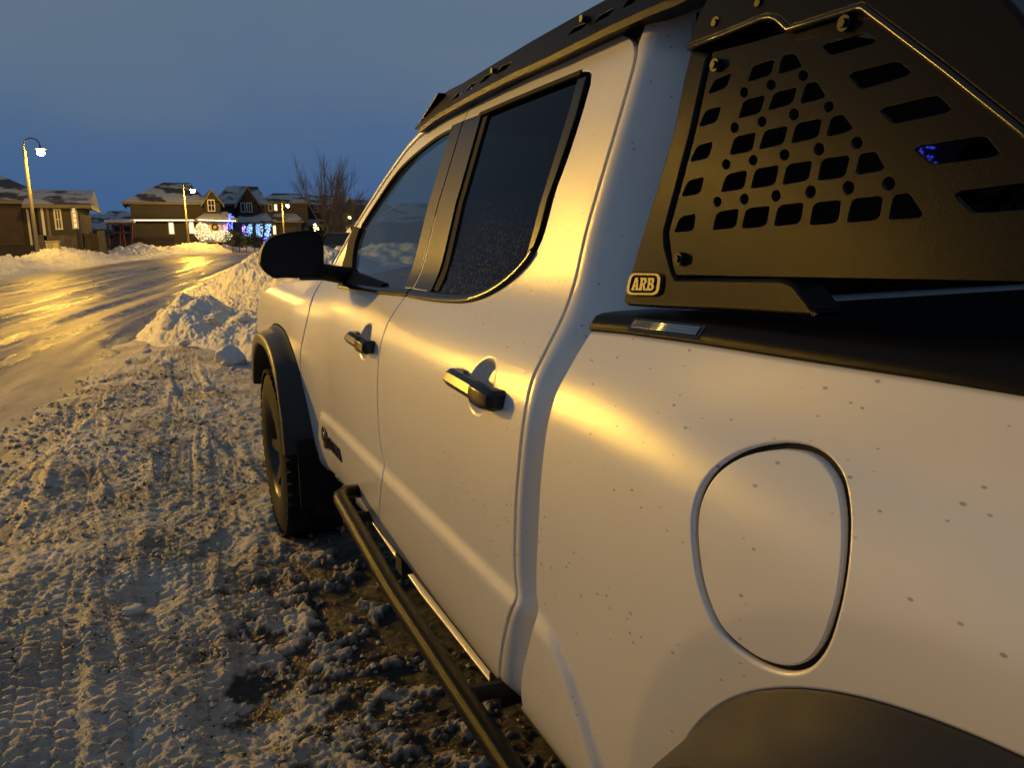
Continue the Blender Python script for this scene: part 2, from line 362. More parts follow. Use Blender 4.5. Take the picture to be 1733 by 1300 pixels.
# ---- road: packed ice and slush with wheel ruts
def road_mat():
    m = bpy.data.materials.new('icy_road'); m.use_nodes = True; nt = m.node_tree; N = nt.nodes.new; L = nt.links.new
    b = nt.nodes['Principled BSDF']
    at = N('ShaderNodeAttribute'); at.attribute_name = 'lane'
    mp = N('ShaderNodeMapping'); mp.inputs['Scale'].default_value = (1.5, 0.045, 1); L(at.outputs['Vector'], mp.inputs[0])
    n = N('ShaderNodeTexNoise'); n.inputs['Scale'].default_value = 1.0; n.inputs['Detail'].default_value = 7; n.inputs['Roughness'].default_value = 0.6; n.inputs['Distortion'].default_value = 0.5; L(mp.outputs[0], n.inputs['Vector'])
    mpb = N('ShaderNodeMapping'); mpb.inputs['Scale'].default_value = (2.5, 0.9, 1); L(at.outputs['Vector'], mpb.inputs[0])
    n1 = N('ShaderNodeTexNoise'); n1.inputs['Scale'].default_value = 1.3; n1.inputs['Detail'].default_value = 8; n1.inputs['Roughness'].default_value = 0.7; L(mpb.outputs[0], n1.inputs['Vector'])
    add = N('ShaderNodeMath'); add.operation = 'MULTIPLY_ADD'; L(n1.outputs['Fac'], add.inputs[0]); add.inputs[1].default_value = 0.34; L(n.outputs['Fac'], add.inputs[2])
    r = N('ShaderNodeMapRange'); r.inputs['From Min'].default_value = 0.58; r.inputs['From Max'].default_value = 0.78; L(add.outputs[0], r.inputs[0])
    c = N('ShaderNodeMix'); c.data_type = 'RGBA'; L(r.outputs[0], c.inputs[0]); c.inputs[6].default_value = (0.038, 0.031, 0.024, 1); c.inputs[7].default_value = (0.36, 0.32, 0.27, 1)
    L(c.outputs[2], b.inputs['Base Color'])
    rr = N('ShaderNodeMapRange'); rr.inputs['To Min'].default_value = 0.27; rr.inputs['To Max'].default_value = 0.58; L(r.outputs[0], rr.inputs[0]); L(rr.outputs[0], b.inputs['Roughness'])
    b.inputs['Specular IOR Level'].default_value = 0.5
    tc = N('ShaderNodeTexCoord')
    n2 = N('ShaderNodeTexNoise'); n2.inputs['Scale'].default_value = 16; n2.inputs['Detail'].default_value = 7; n2.inputs['Roughness'].default_value = 0.7; L(tc.outputs['Object'], n2.inputs['Vector'])
    bp = N('ShaderNodeBump'); bp.inputs['Strength'].default_value = 0.5; bp.inputs['Distance'].default_value = 0.02; L(n2.outputs['Fac'], bp.inputs['Height'])
    L(bp.outputs[0], b.inputs['Normal'])
    return m
M['road'] = road_mat()
sN = np.concatenate([np.linspace(2, 58, 40), np.linspace(58.3, 110, 380), np.linspace(110.5, _tt[-1]-1, 150)])
uN = np.linspace(-5.6, 5.9, 154)
cx, cy, tx, ty = road_at(sN)
U_, S_ = np.meshgrid(uN, sN)
X = cx[:, None] + U_*ty[:, None]; Y = cy[:, None] - U_*tx[:, None]
ZR = 0.030*fbm(U_*1.1, S_*.035, 3) + 0.016*fbm(U_*3.5, S_*.10, 3) + 0.008*fbm(X*3, Y*3, 3)
for uc, d in ((-2.6, .03), (-1.0, .035), (1.1, .035), (2.7, .045)):
    ZR -= d*np.exp(-((U_-uc-0.25*np.sin(S_*.06+uc))/.22)**2)
Z = G(X, Y) + 0.0 + ZR - 0.10*sst((np.abs(U_)-5.1)/.8)
tag(grid_obj('road', X, Y, Z, M['road'], uv=(U_, S_)), kind='structure')

# ---- trampled snow shoulder where the truck is parked
def tread(x, y, x0, slope, curve, y0, w, depth, per, ph, y1=-99., y2=99.):
    xc = x0 + slope*(y-y0) + curve*(y-y0)**2
    t = (x-xc)/w
    ins = sst((1.15-np.abs(t))/.3)*sst((y-y1)/.4)*sst((y2-y)/.4)
    k = np.floor((t+1)*2.0); s = np.where(k % 2 == 0, 0.5, 0.0)
    lug = sst((np.abs(((y/per + s + ph + 0.35*t*t) % 1.0)-.5)-.16)/.10)
    groove = np.exp(-((((t+1)*2.0) % 1.0 - .5)/.09)**2)*0.0 + np.exp(-(np.abs(np.abs(t)-.5)/.05)**2)
    ridge = np.exp(-((np.abs(t)-1.25)/.22)**2)*sst((y-y1)/.4)*sst((y2-y)/.4)
    return -depth*ins + ins*(0.013*lug - 0.008*groove) + 0.55*depth*ridge
def shoulder_h(x, y):
    u, s = road_u(x, y)
    d = u-HALF-.32+0.22*pn(x*.0+s*.8, s*.3)
    wx = x+.10*pn(x*2.1, y*2.1); wy = y+.10*pn(x*2.1+9, y*2.1+4)
    h = 0.030 + 0.026*fbm(wx*.9, wy*.8, 3) + 0.014*np.abs(fbm(wx*2.6+3, wy*2.0, 3)) + 0.006*fbm(wx*6.5, wy*9, 3)
    lump = fbm(wx*16, wy*15, 3, .6); h = h + 0.0065*lump + 0.0085*np.maximum(0, fbm(wx*22, wy*42, 2)) + .0075*np.abs(fbm(wx*8, wy*28, 2)) + .0035*fbm(x*55, y*60, 2)
    br = sst((fbm(x*1.3+5, y*1.1+2, 2)+.25)/.5)
    TR = ((-.62, .03, .004, 2.5, .13, .022, .052, .1, 1.0, 8), (-1.02, -.035, 0, 2.5, .12, .020, .045, .4, .5, 9.5), (-.30, .02, 0, 3.0, .12, .018, .048, .7, 1.0, 6.5),
          (-1.55, .09, -.012, 3.0, .13, .022, .056, .2, 1, 10), (-.05, -.16, .02, 5.0, .13, .024, .05, .0, 3.3, 10), (-1.9, .16, 0, 3.0, .13, .02, .05, .6, 1., 12),
          (-.80, -.11, .0, 3.2, .11, .010, .036, .3, 1.2, 6), (-1.25, .07, 0, 2.8, .14, .012, .041, .8, 1.0, 8), (-.46, .10, -.01, 2.6, .11, .010, .038, .5, 1.2, 5.5), (-1.75, -.02, 0, 4, .15, .012, .047, .9, 1.5, 10), (-2.2, .12, 0, 4, .15, .014, .05, .35, 2, 12))
    for a in TR:
        h = h + tread(x+.03*pn(y*.9, x*.2), y, *a)*(0.30+.70*br)
    for fx, fy, fr in ((-.86, 2.05, .17), (-.43, 2.15, .13), (-.70, 3.12, .10), (-.15, 5.2, .2), (-.9, 5.0, .16), (-1.3, 4.2, .16), (-.4, 3.5, .13)):
        h = h - .040*np.exp(-(((x-fx)/fr)**2+((y-fy)/(fr*1.3))**2)**1.5)
    m = wetmask(x, y)
    h = h*(1-.45*m) - .004*m
    h = h*sst((d+.55)/.9) - .10*sst((-d)/1.1) 
    # sinks under the tyres
    for ty_ in (3.66, .15):
        for tx_ in (0.03, 1.93):
            k = np.exp(-(((x-tx_)/.17)**2+((y-ty_)/.22)**2)**2); h = h*(1-k) + k*-.012
    return h
def wetmask(x, y):
    e = x - (-.17 + .16*fbm(y*1.3, x*.6+3, 3) - .16*np.exp(-((y-2.6)/.7)**2))
    brk = fbm(x*6.5, y*7.5, 5, .72)
    return sst((e*.85 + .42*brk)/.15)*sst((4.2-y)/1.5)*sst((x+.75)/.3)*0.93
ys = np.concatenate([np.linspace(-3.5, 1.2, 50), np.geomspace(1.23, 9.0, 560), np.linspace(9.06, 17, 110)])
xs = np.concatenate([np.linspace(-6.5, -2.35, 120), np.linspace(-2.34, 0.75, 330), np.linspace(.79, 5.0, 80)])
X, Y = np.meshgrid(xs, ys)
fade = sst((X+6.5)/1.5)*sst((17-Y)/2.0)*sst((5.0-X)/1.0)*sst((Y+3.5)/1.0)
Z = shoulder_h(X, Y)*fade - 0.16*(1-fade) + G(X, Y)
tag(grid_obj('snow_shoulder', X, Y, Z, M['snow'], wet=wetmask(X, Y)), kind='structure')

# ---- ploughed snow banks along the street
def windrow(name, side, s0, s1, off, w, hmax, lab, seed, ns=260, nu=60):
    s = np.linspace(s0, s1, ns); v = np.linspace(-.12, 1.12, nu)
    cx, cy, tx, ty = road_at(s); V_, SS = np.meshgrid(v, s)
    uu = side*(HALF+off+V_*w)
    X = cx[:, None] + uu*ty[:, None]; Y = cy[:, None] - uu*tx[:, None]
    prof = np.sin(np.clip(V_, 0, 1)*math.pi)**.75
    wob = .62+.38*fbm(SS*.16+seed, V_*.6, 3)
    Z = hmax*prof*np.maximum(wob, .18)*sst((SS-s0)/3)*sst((s1-SS)/3)
    Z += prof*(.30*np.abs(fbm(X*1.3+seed, Y*1.0, 4, .62)) + .09*fbm(X*3.2, Y*2.6, 3, .7))
    Z = Z - .12*sst((np.abs(V_-.5)-.47)/.12) + G(X, Y)
    if side < 0: X, Y, Z = X[:, ::-1], Y[:, ::-1], Z[:, ::-1]
    o = grid_obj(name, X, Y, Z, M['bank']); return tag(o, lab, 'snowbank')
windrow('snow_bank', -1, 70, 150, -.1, 3.4, .95, 'long ploughed snow bank along the far kerb under the street lamps', 3.0, ns=520, nu=80)
windrow('snow_bank', 1, 92, 138, 0.2, 3.0, .75, 'low snow bank along the inner kerb beside the bare tree', 8.0)

xs = np.concatenate([np.linspace(-1.7, 2.2, 300), np.linspace(2.22, 6.5, 90)]); ys = np.concatenate([np.linspace(6.6, 14.0, 420), np.linspace(14.02, 24.0, 220)])
X, Y = np.meshgrid(xs, ys)
left = -0.75 + .35*fbm(Y*.5, Y*.1, 2) + .10*(np.abs(Y-14.5)) 
a = sst((X-left)/2.5); bfront = sst((Y-8.3-.5*fbm(X*.8, X*.1+3, 2))/5.2); back = sst((24-Y)/4.0)*sst((6.5-X)/1.8)
Z = 1.12*a**.8*bfront*back*(1+.22*fbm(X*.7, Y*.55, 3))
lobe = .50*np.exp(-(((X+.05)/.62)**2+((Y-12.6)/1.5)**2)**1.6) + .22*np.exp(-(((X-.9)/.6)**2+((Y-9.6)/.8)**2)**1.5)
Z = np.maximum(Z, lobe*(1+.25*fbm(X*2, Y*2, 2)))
k = sst(Z/.12)
Z += k*(.11*np.abs(fbm(X*1.3, Y*1.1, 4, .5)) + .022*fbm(X*4.5, Y*4, 4, .75) + .022*np.abs(fbm(X*9, Y*7, 3, .7)) + .012*fbm(X*22, Y*16, 2))
Z = Z - .14*(1-sst(Z/.05)) + G(X, Y)
tag(grid_obj('snow_pile', X, Y, Z, M['bank']), 'tall lumpy heap of ploughed snow in front of the white truck', 'snow pile')

def chunk(x, y, z, r, lab, seed, sc=(1, 1, .8), group=None):
    import bmesh
    bm = bmesh.new(); bmesh.ops.create_icosphere(bm, subdivisions=4, radius=1)
    rr = np.random.default_rng(seed); o1, o2 = rr.uniform(0, 50, 2)
    P = np.array([v.co[:] for v in bm.verts])
    d = 1 + .30*fbm(P[:, 0]*1.5+o1, P[:, 1]*1.5+P[:, 2]*1.3+o2, 4, .6) + .12*fbm(P[:, 2]*3+o2, P[:, 0]*3-o1, 3, .6)
    dirs = rr.normal(size=(9, 3)); dirs /= np.linalg.norm(dirs, axis=1)[:, None]
    P = P*d[:, None]
    for q in dirs:
        t = P@q; c = .72; P -= np.maximum(0, t-c)[:, None]*q*.85
    P = P*np.array(sc)*r
    for v, p in zip(bm.verts, P): v.co = p
    me = bpy.data.meshes.new('snow_chunk'); bm.to_mesh(me); bm.free()
    me.polygons.foreach_set('use_smooth', [True]*len(me.polygons))
    o = link('snow_chunk', me, M['bank']); o.location = (x, y, z); return tag(o, lab, 'snow chunk', group)
def sh1(x, y): return float(shoulder_h(np.array([x]), np.array([y]))[0])
chunk(-.745, 2.97, sh1(-.745, 2.97)+.012, .034, 'small white snow chunk alone in a dark scuffed hollow', 1, (1.25, .9, .75))
chunk(.16, 8.95, .10, .17, 'large rounded snow block at the foot of the snow heap', 2, (1, .9, .95))
chunk(.62, 9.3, .12, .12, 'snow block half buried behind the large block', 3)
chunk(-.35, 11.6, .30, .20, 'angular snow block on the low lobe of the heap', 4, (1.3, 1, .8))
chunk(1.75, 10.8, .62, .24, 'big snow block high on the heap beside the fender', 5, (1.2, 1, .9))
for i, (x, y, z, r) in enumerate(((-.5, 12.6, .36, .09), (.1, 11.3, .33, .07), (.5, 11.0, .35, .10), (.95, 10.2, .33, .08), (1.3, 10.6, .5, .09), (.45, 9.75, .16, .05), (.85, 9.1, .12, .06), (-.3, 10.6, .12, .06))):
    chunk(x, y, z, r, ['fist-sized snow lump behind the angular block on the low lobe', 'small snow lump in the dip between the low lobe and the heap', 'snow lump above the half buried block', 'snow lump on the lower slope beside the fender', 'snow lump just below the big high block', 'tiny snow lump touching the half buried block', 'small snow lump on the flat right of the large block', 'small snow lump below the toe of the low lobe'][i], 40+i, (1.1, 1, .8), 'loose lumps on the snow heap')
for i, (x, y) in enumerate(((-.95, 9.6), (-.75, 10.4), (-.55, 9.2), (-1.15, 8.6), (-.2, 7.4))):
    chunk(x, y, sh1(x, y)+.01, .045+.012*(i % 3), 'little snow crumb on the shoulder beside the icy road', 10+i, group='snow crumbs by the road')

# loose grains: crumbled snow and road grit lying on the shoulder
def crumbs(name, n, m, lo_, hi_, seed, thr):
    rr = np.random.default_rng(seed); k = n*4
    y = 1.0+8.0*rr.random(k)**1.5; x = -.25-.30*y*rr.random(k)+rr.normal(size=k)*.30
    keep = fbm(x*2.2+seed, y*2.0, 3) > thr; x, y = x[keep][:n], y[keep][:n]; n = len(x)
    z = shoulder_h(x, y); r = lo_*(hi_/lo_)**(rr.random(n)**2.2)*(.6+.15*y)
    oc = np.array([(1, 0, 0), (0, 1, 0), (-1, 0, 0), (0, -1, 0), (0, 0, 1), (0, 0, -1), (.7, .7, .3), (-.7, .6, .35)], float)
    f0 = np.array([(0, 6, 4), (6, 1, 4), (1, 7, 4), (7, 2, 4), (2, 3, 4), (3, 0, 4), (6, 0, 5), (1, 6, 5), (7, 1, 5), (2, 7, 5), (3, 2, 5), (0, 3, 5)])
    V = (oc[None]*(.7+.6*rr.random((n, 8, 1))))*r[:, None, None]*np.array([1, 1, .75])
    a = rr.random(n)*6.28; c, s_ = np.cos(a)[:, None], np.sin(a)[:, None]
    V = np.stack([V[..., 0]*c-V[..., 1]*s_, V[..., 0]*s_+V[..., 1]*c, V[..., 2]], -1)+np.stack([x, y, z+r*.35], -1)[:, None]
    F = f0[None]+(np.arange(n)*8)[:, None, None]
    me = bpy.data.meshes.new(name); me.from_pydata(V.reshape(-1, 3).tolist(), [], F.reshape(-1, 3).tolist()); me.update()
    return link(name, me, m)
M['grit'] = mat('road_grit', (.05, .042, .034), .8, var=.5, vscale=40)
tag(crumbs('snow_grains', 5200, M['snow'], .0035, .017, 3, -.15), 'loose crumbled snow scattered over the trampled shoulder', 'snow grains', kind='stuff')
tag(crumbs('road_grit', 2200, M['grit'], .0018, .007, 9, -.05), 'dark road grit sprinkled on the trampled shoulder', 'grit', kind='stuff')

# ================================================================== the truck
YF, YR, ZA = 3.66, 0.15, 0.44            # axles
XC = 0.98                                 # centre line of the truck
_tz = np.linspace(.38, 1.95, 1600)
_tilt = np.interp(_tz, [.38, .45, .48, .53, .60, .75, .92, 1.03, 1.09, 1.125, 1.155, 1.185, 1.215, 1.26, 1.29, 1.33, 1.37, 1.60, 1.72, 1.80, 1.95],
                  [-55, -52, -40, -14, -6, -2.5, 0.5, 4.0, 8.0, 14., 24., 33., 37., 37., 34., 24., 17.5, 16.5, 16., 24., 45.])
_tilt = np.convolve(np.pad(_tilt, 20, 'edge'), np.hanning(41)/np.hanning(41).sum(), 'valid')
_bx = np.cumsum(np.tan(np.radians(_tilt)))*(_tz[1]-_tz[0]); _bx -= np.interp(.92, _tz, _bx)
def _base(z): return np.interp(z, _tz, _bx)
def rr_(y, z, yc): return (np.abs(y-yc)**2.6 + np.abs(z-ZA)**2.6)**(1/2.6)
HANDLES = [(0, 0), (0, 0)]
def S(y, z):
    y = np.asarray(y, float); z = np.asarray(z, float)
    x = _base(np.clip(z + .048*sst((1.0-y)/.60)*sst((1.30-z)/.12)*sst((z-.85)/.2), .40, 1.9))   # the shoulder sinks a little along the bed
    # body widens over the front wheel
    lowfade = sst((1.36-z)/.28)
    x = x - .045*sst((y-2.75)/.62)*lowfade
    # proud lower panel with a crease above it
    zc = .752 + .010*(2.0-y)
    led = sst((zc-z)/.046+.5)*sst((y-np.interp(z, [.45, .605, .655, .718, .80], [.80, .876, .91, .955, 1.06]))/.040+.5)*sst(((2.93+(.74-z)*.62)-y)/.05+.5)
    x = x - .012*led
    # panel falls away round the rear arch
    r = rr_(y, z, YR); t = (.655-r)
    x = x + .15*np.where(r < 2, .5*(t+np.sqrt(t*t+.00003)), 0)*(y < 1.05)
    x = x + .05*np.maximum(0, .75-y)**2*sst((z-.5)/.3)
    # finger scoops behind the handles
    for hy, hz in HANDLES:
        q = ((y-hy)/.062)**2 + ((z-hz)/.058)**2
        x = x + .026*sst((1.0-q)/.75)
    return x
def S_n(y, z, e=.003):
    a = (S(y+e, z)-S(y-e, z))/(2*e); b = (S(y, z+e)-S(y, z-e))/(2*e)
    n = np.stack([-np.ones_like(a), a, b], -1); return n/np.linalg.norm(n, axis=-1)[..., None]
def Upx(p):     # pixel -> (y, z) on the body side
    d = ray(*p); ts = (np.linspace(-.25, .60, 900)-CAM[0])/d[0]
    P = CAM[None]+ts[:, None]*d[None]; g = P[:, 0]-S(P[:, 1], P[:, 2]); k = np.argmax(g > 0)
    a, b = ts[max(k-1, 0)], ts[k]
    for _ in range(25):
        m = .5*(a+b); q = CAM+m*d
        if q[0]-S(q[1], q[2]) > 0: b = m
        else: a = m
    q = CAM+a*d; return (q[1], q[2])
def U(l): return [Upx(p) for p in l]
HANDLES = [tuple(np.array(Upx((617, 578)))), tuple(np.array(Upx((812, 655))))]

def densify(poly, step, closed=True):
    out = []; n = len(poly)
    for i in range(n if closed else n-1):
        a = np.array(poly[i]); b = np.array(poly[(i+1) % n]); k = max(1, int(math.ceil(np.linalg.norm(b-a)/step)))
        for j in range(k): out.append(a+(b-a)*j/k)
    if not closed: out.append(np.array(poly[-1]))
    return np.array(out)
def smooth_line(pts, it=2):     # open polyline, ends kept (Chaikin)
    p = [np.array(q, float) for q in pts]
    for _ in range(it):
        o = [p[0]]
        for a, b in zip(p[:-1], p[1:]): o += [a*.75+b*.25, a*.25+b*.75]
        o.append(p[-1]); p = o
    return [tuple(q) for q in p]
def area2(p): return 0.5*np.sum(p[:, 0]*np.roll(p[:, 1], -1)-np.roll(p[:, 0], -1)*p[:, 1])
def outnorm(p):
    t = np.roll(p, -1, 0)-np.roll(p, 1, 0); n = np.stack([t[:, 1], -t[:, 0]], -1); n /= np.linalg.norm(n, axis=1)[:, None]+1e-9
    return n if area2(p) > 0 else -n
def inside(P, poly):
    x, y = P[:, 0], P[:, 1]; r = np.zeros(len(P), bool); n = len(poly); j = n-1
    for i in range(n):
        xi, yi = poly[i]; xj, yj = poly[j]
        c = ((yi > y) != (yj > y)) & (x < (xj-xi)*(y-yi)/((yj-yi) if yj != yi else 1e-12)+xi); r ^= c; j = i
    return r
def clean(p, tol):
    o = [p[0]]
    for q in p[1:]:
        if np.linalg.norm(q-o[-1]) > tol: o.append(q)
    if np.linalg.norm(o[0]-o[-1]) < tol: o.pop()
    return np.array(o)
def panel(name, poly, m, parent, holes=(), grid=.014, depth=.02, off=0.0, gap=.0034, fine=(), Sf=S, Snf=S_n, rnd=.0025, flip=False, step=.008, rnd_h=None):
    loops = [clean(densify(poly, step), step*.35)] + [clean(densify(h, step), step*.35) for h in holes]
    L2 = []
    for i, p in enumerate(loops):
        n = outnorm(p); p = p - n*(gap+rnd) if i == 0 else p + n*(gap+(rnd_h if rnd_h else rnd))
        L2.append(p)
    lo = L2[0].min(0); hi = L2[0].max(0)
    gy, gz = np.meshgrid(np.arange(lo[0], hi[0], grid), np.arange(lo[1], hi[1], grid)); gy = gy + (np.arange(gy.shape[0]) % 2)[:, None]*grid*.5
    pts = np.stack([gy.ravel(), gz.ravel()], -1)
    for (cy, cz, ry, rz, st) in fine:
        keep = (np.abs(pts[:, 0]-cy) > ry) | (np.abs(pts[:, 1]-cz) > rz)
        a, b = np.meshgrid(np.arange(cy-ry, cy+ry, st), np.arange(cz-rz, cz+rz, st)); pts = np.concatenate([pts[keep], np.stack([a.ravel(), b.ravel()], -1)])
    ok = inside(pts, L2[0])
    for h in L2[1:]: ok &= ~inside(pts, h)
    pts = pts[ok]
    B = np.concatenate(L2); dm = np.full(len(pts), 9.)
    for a in range(0, len(B), 64): dm = np.minimum(dm, np.min(np.hypot(pts[:, None, 0]-B[None, a:a+64, 0], pts[:, None, 1]-B[None, a:a+64, 1]), 1))
    pts = pts[dm > step*.6]
    V = np.concatenate([B, pts]); E = []; k = 0
    for p in L2:
        n = len(p); E += [(k+i, k+(i+1) % n) for i in range(n)]; k += n
    r = delaunay_2d_cdt([Vector(v) for v in V], E, [], 0, 1e-7)
    V2 = np.array([v[:] for v in r[0]]); F = np.array([f for f in r[2] if len(f) == 3])
    c = V2[F].mean(1); ok = inside(c, L2[0])
    for h in L2[1:]: ok &= ~inside(c, h)
    F = F[ok]
    ar = (V2[F[:, 1], 0]-V2[F[:, 0], 0])*(V2[F[:, 2], 1]-V2[F[:, 0], 1])-(V2[F[:, 1], 1]-V2[F[:, 0], 1])*(V2[F[:, 2], 0]-V2[F[:, 0], 0])
    F = np.where((ar > 0)[:, None], F[:, ::-1], F); F = F[np.abs(ar) > 1e-10]
    X = Sf(V2[:, 0], V2[:, 1])+off; Nn = Snf(V2[:, 0], V2[:, 1])
    P = np.stack([X, V2[:, 0], V2[:, 1]], -1); faces = [tuple(f) for f in F]
    PV = [P]; NV = [Nn]; base = len(P)
    for i, p in enumerate(L2):
        n = len(p); on = outnorm(p); on = on if i == 0 else -on
        sx = Sf(p[:, 0], p[:, 1])+off; sn = Snf(p[:, 0], p[:, 1]); o3 = np.stack([0*sx, on[:, 0], on[:, 1]], -1)
        rings = []; norms = []
        rd = rnd if i == 0 else (rnd_h if rnd_h else rnd)
        for a in (0, 30, 60, 90, 999):
            t = math.radians(min(a, 90)); dx = rd*(1-math.cos(t)) if a < 100 else depth; do = rd*math.sin(t)
            rings.append(np.stack([sx+dx, p[:, 0]+on[:, 0]*do, p[:, 1]+on[:, 1]*do], -1))
            q = sn*math.cos(t)+o3*math.sin(t); norms.append(q/np.linalg.norm(q, axis=1)[:, None])
        ccw = area2(p) > 0
        for a in range(4):
            for j in range(n):
                j2 = (j+1) % n; q = (base+a*n+j, base+a*n+j2, base+(a+1)*n+j2, base+(a+1)*n+j)
                fwd = ccw if i == 0 else not ccw
                faces.append(q if fwd else q[::-1])
        PV += rings; NV += norms; base += 5*n
    P = np.concatenate(PV); Nn = np.concatenate(NV)
    return mk(name, P, faces, m, parent, True, Nn)
def mirrored(o, parent=None, name=None):
    me = o.data; v = np.empty(len(me.vertices)*3, np.float32); me.vertices.foreach_get('co', v); v = v.reshape(-1, 3).copy(); v[:, 0] = 2*XC-v[:, 0]
    f = [tuple(p.vertices)[::-1] for p in me.polygons]
    q = mk(name or o.name.split('.')[0], v, f, me.materials[0] if me.materials else None, parent if parent is not None else o.parent, True, None, None, 40)
    for md in o.modifiers:
        if md.type == 'BEVEL': bevel(q, md.width, md.segments)
    return q

truck = empty('pickup_truck', (XC, 1.9, 0.0))
tag(truck, 'white crew cab pickup truck with black sport bar and roof rack', 'pickup truck')

# ---- traced seams (photo pixels laid onto the body side)
gap_rear = smooth_line([(1054, 54), (1071, 63), (1077, 80), (1074, 105), (1062, 148), (1048, 197), (1034, 244), (1020, 292), (1006, 340), (992, 388), (984, 425), (973, 475), (955, 530), (925, 590), (900, 640), (889, 690), (882, 740), (877, 792), (873, 840), (871, 894), (870, 940), (871, 975), (875, 1003), (872, 1018), (861, 1041), (853, 1075), (847, 1112), (845, 1140), (850, 1178)], 1)
gap_mid = smooth_line([(795, 180), (785, 204), (742, 345), (699, 487), (684, 504), (671, 522), (658, 543), (648, 568), (643, 586), (640, 611), (639, 649), (639, 691), (641, 731), (646, 767), (651, 785), (648, 802), (643, 843), (641, 879), (643, 902)], 1)
gap_front = smooth_line([(549, 472), (539, 484), (529, 504), (521, 537), (515, 563), (509, 590), (508, 618), (512, 662), (518, 700), (523, 741), (527, 765), (538, 782), (567, 803)], 1)
top_front = smooth_line([(556, 462), (566, 448), (576, 430), (590, 405), (604, 382), (630, 340), (660, 294), (700, 240), (740, 209), (777, 188), (795, 180)], 1)
top_rear = [(795, 180), (854, 149), (931, 111), (1008, 73), (1054, 54)]
bottom = [(570, 807), (604, 851), (643, 902), (714, 1005), (795, 1107), (851, 1178)]
gR, gM, gF, tF, tR = U(gap_rear), U(gap_mid), U(gap_front), U(top_front), U(top_rear)
tR = smooth_line(tR, 1); bt = U(bottom)
ymid = gM[-1][0]

fglass = U(smooth_line([(766, 221), (745, 229), (718, 249), (695, 268), (670, 293), (650, 322), (632, 350), (613, 380), (602, 405), (594, 425), (586, 448), (580, 470), (579, 484)], 1) + [(640, 489), (684, 488)])
rglass = U([(812, 195)] + smooth_line([(975, 127), (992, 122), (1001, 130), (986, 184), (970, 236), (955, 280), (938, 324), (923, 384), (914, 412), (900, 435), (863, 470), (838, 489), (812, 501), (781, 506)], 1) + [(740, 502), (722, 495)])
fd = gF[::-1][::-1] + []
front_door_poly = gM + [q for q in [bt[1]]] + gF[::-1] + tF[1:-1]
rear_door_poly = tR[:-1] + gR + [bt[4], bt[3]] + gM[::-1][:-1]
fineH = [(h[0], h[1], .09, .085, .005) for h in HANDLES]
fd_o = panel('front_door', front_door_poly, M['paint'], truck, [fglass + [gM_ for gM_ in []]], fine=[fineH[0]])
rd_o = panel('rear_door', rear_door_poly, M['paint'], truck, [rglass], fine=[fineH[1]])
mirrored(fd_o); mirrored(rd_o)
# glazing, set 6 mm behind the skin
fgl = panel('window_glass', fglass, M['glass'], fd_o, off=.010, gap=-.012, depth=.004, grid=.05, step=.02)
rgl = panel('window_glass', rglass, M['tint'], rd_o, off=.010, gap=-.012, depth=.004, grid=.05, step=.02)
mirrored(fgl); mirrored(rgl)

def strip(name, path_px, prof, m, parent, off=0.0, side=1):
    """sweep a small profile [(out, across)] along a traced line on the body side"""
    p = np.array(densify(U(path_px), .012, False)); t = np.gradient(p, axis=0); t /= np.linalg.norm(t, axis=1)[:, None]
    nrm = np.stack([-t[:, 1], t[:, 0]], -1)*side; rows = []
    for q, n in zip(p, nrm):
        rows.append([(float(S(q[0]+n[0]*a, q[1]+n[1]*a))-o+off, q[0]+n[0]*a, q[1]+n[1]*a) for o, a in prof])
    b = MB(); b.loft(rows, True); k = len(prof); b.f.append(tuple(range(k))); b.f.append(tuple(len(b.v)-k+i for i in range(k))[::-1])
    import bmesh
    o = b.build(name, m, parent, angle=50)
    bm = bmesh.new(); bm.from_mesh(o.data); bmesh.ops.recalc_face_normals(bm, faces=bm.faces); bm.to_mesh(o.data); bm.free()
    return o
rib = [(-.004, -.011), (.005, -.011), (.010, -.006), (.011, 0), (.009, .007), (.004, .011), (-.004, .011)]
mould = strip('belt_moulding', smooth_line([(696, 496), (740, 503), (781, 505), (806, 502), (835, 491), (866, 470), (893, 443), (905, 424)], 2), rib, M['satin_trim'], rd_o)
mould2 = strip('belt_moulding', [(576, 482), (600, 486), (640, 491), (694, 495)], rib, M['satin_trim'], fd_o)
strip('window_seal', [(812, 193), (860, 172), (920, 147), (984, 121)], [(-.01, -.005), (.002, -.005), (.003, 0), (.002, .005), (-.01, .005)], M['gap'], rd_o)
strip('window_seal', smooth_line([(766, 219), (742, 231), (718, 249), (695, 268), (670, 293), (632, 350), (612, 382)], 2), [(-.01, -.005), (.002, -.005), (.003, 0), (.002, .005), (-.01, .005)], M['gap'], fd_o)
# quarter trim behind the rear glass and the two pillar covers
panel('pillar_cover', U([(766, 212), (784.6, 204), (741.6, 345), (698.6, 487), (683, 486), (725, 347)]), M['satin_trim'], fd_o, off=-.002, gap=.0, depth=.012, grid=.05, step=.015, rnd=.002)
panel('pillar_cover', U([(786, 203.5), (816, 192), (772, 345), (729, 493), (700.2, 488), (743, 345)]), M['satin_trim'], rd_o, off=-.002, gap=.0, depth=.012, grid=.05, step=.015, rnd=.002)
panel('window_trim', U([(976, 133), (991, 127), (974, 190), (957, 243), (941, 290), (925, 335), (911, 390), (900, 420), (889, 432), (898, 400), (912, 345), (928, 293), (943, 245), (960, 190)]), M['satin_trim'], rd_o, off=.002, gap=.0, depth=.008, grid=.05, step=.012, rnd=.002)
panel('window_channel', U([(812, 198), (823, 194), (780, 345), (738, 494), (726, 490), (769, 345)]), M['gap'], rd_o, off=.004, gap=.0, depth=.006, grid=.05, step=.015)
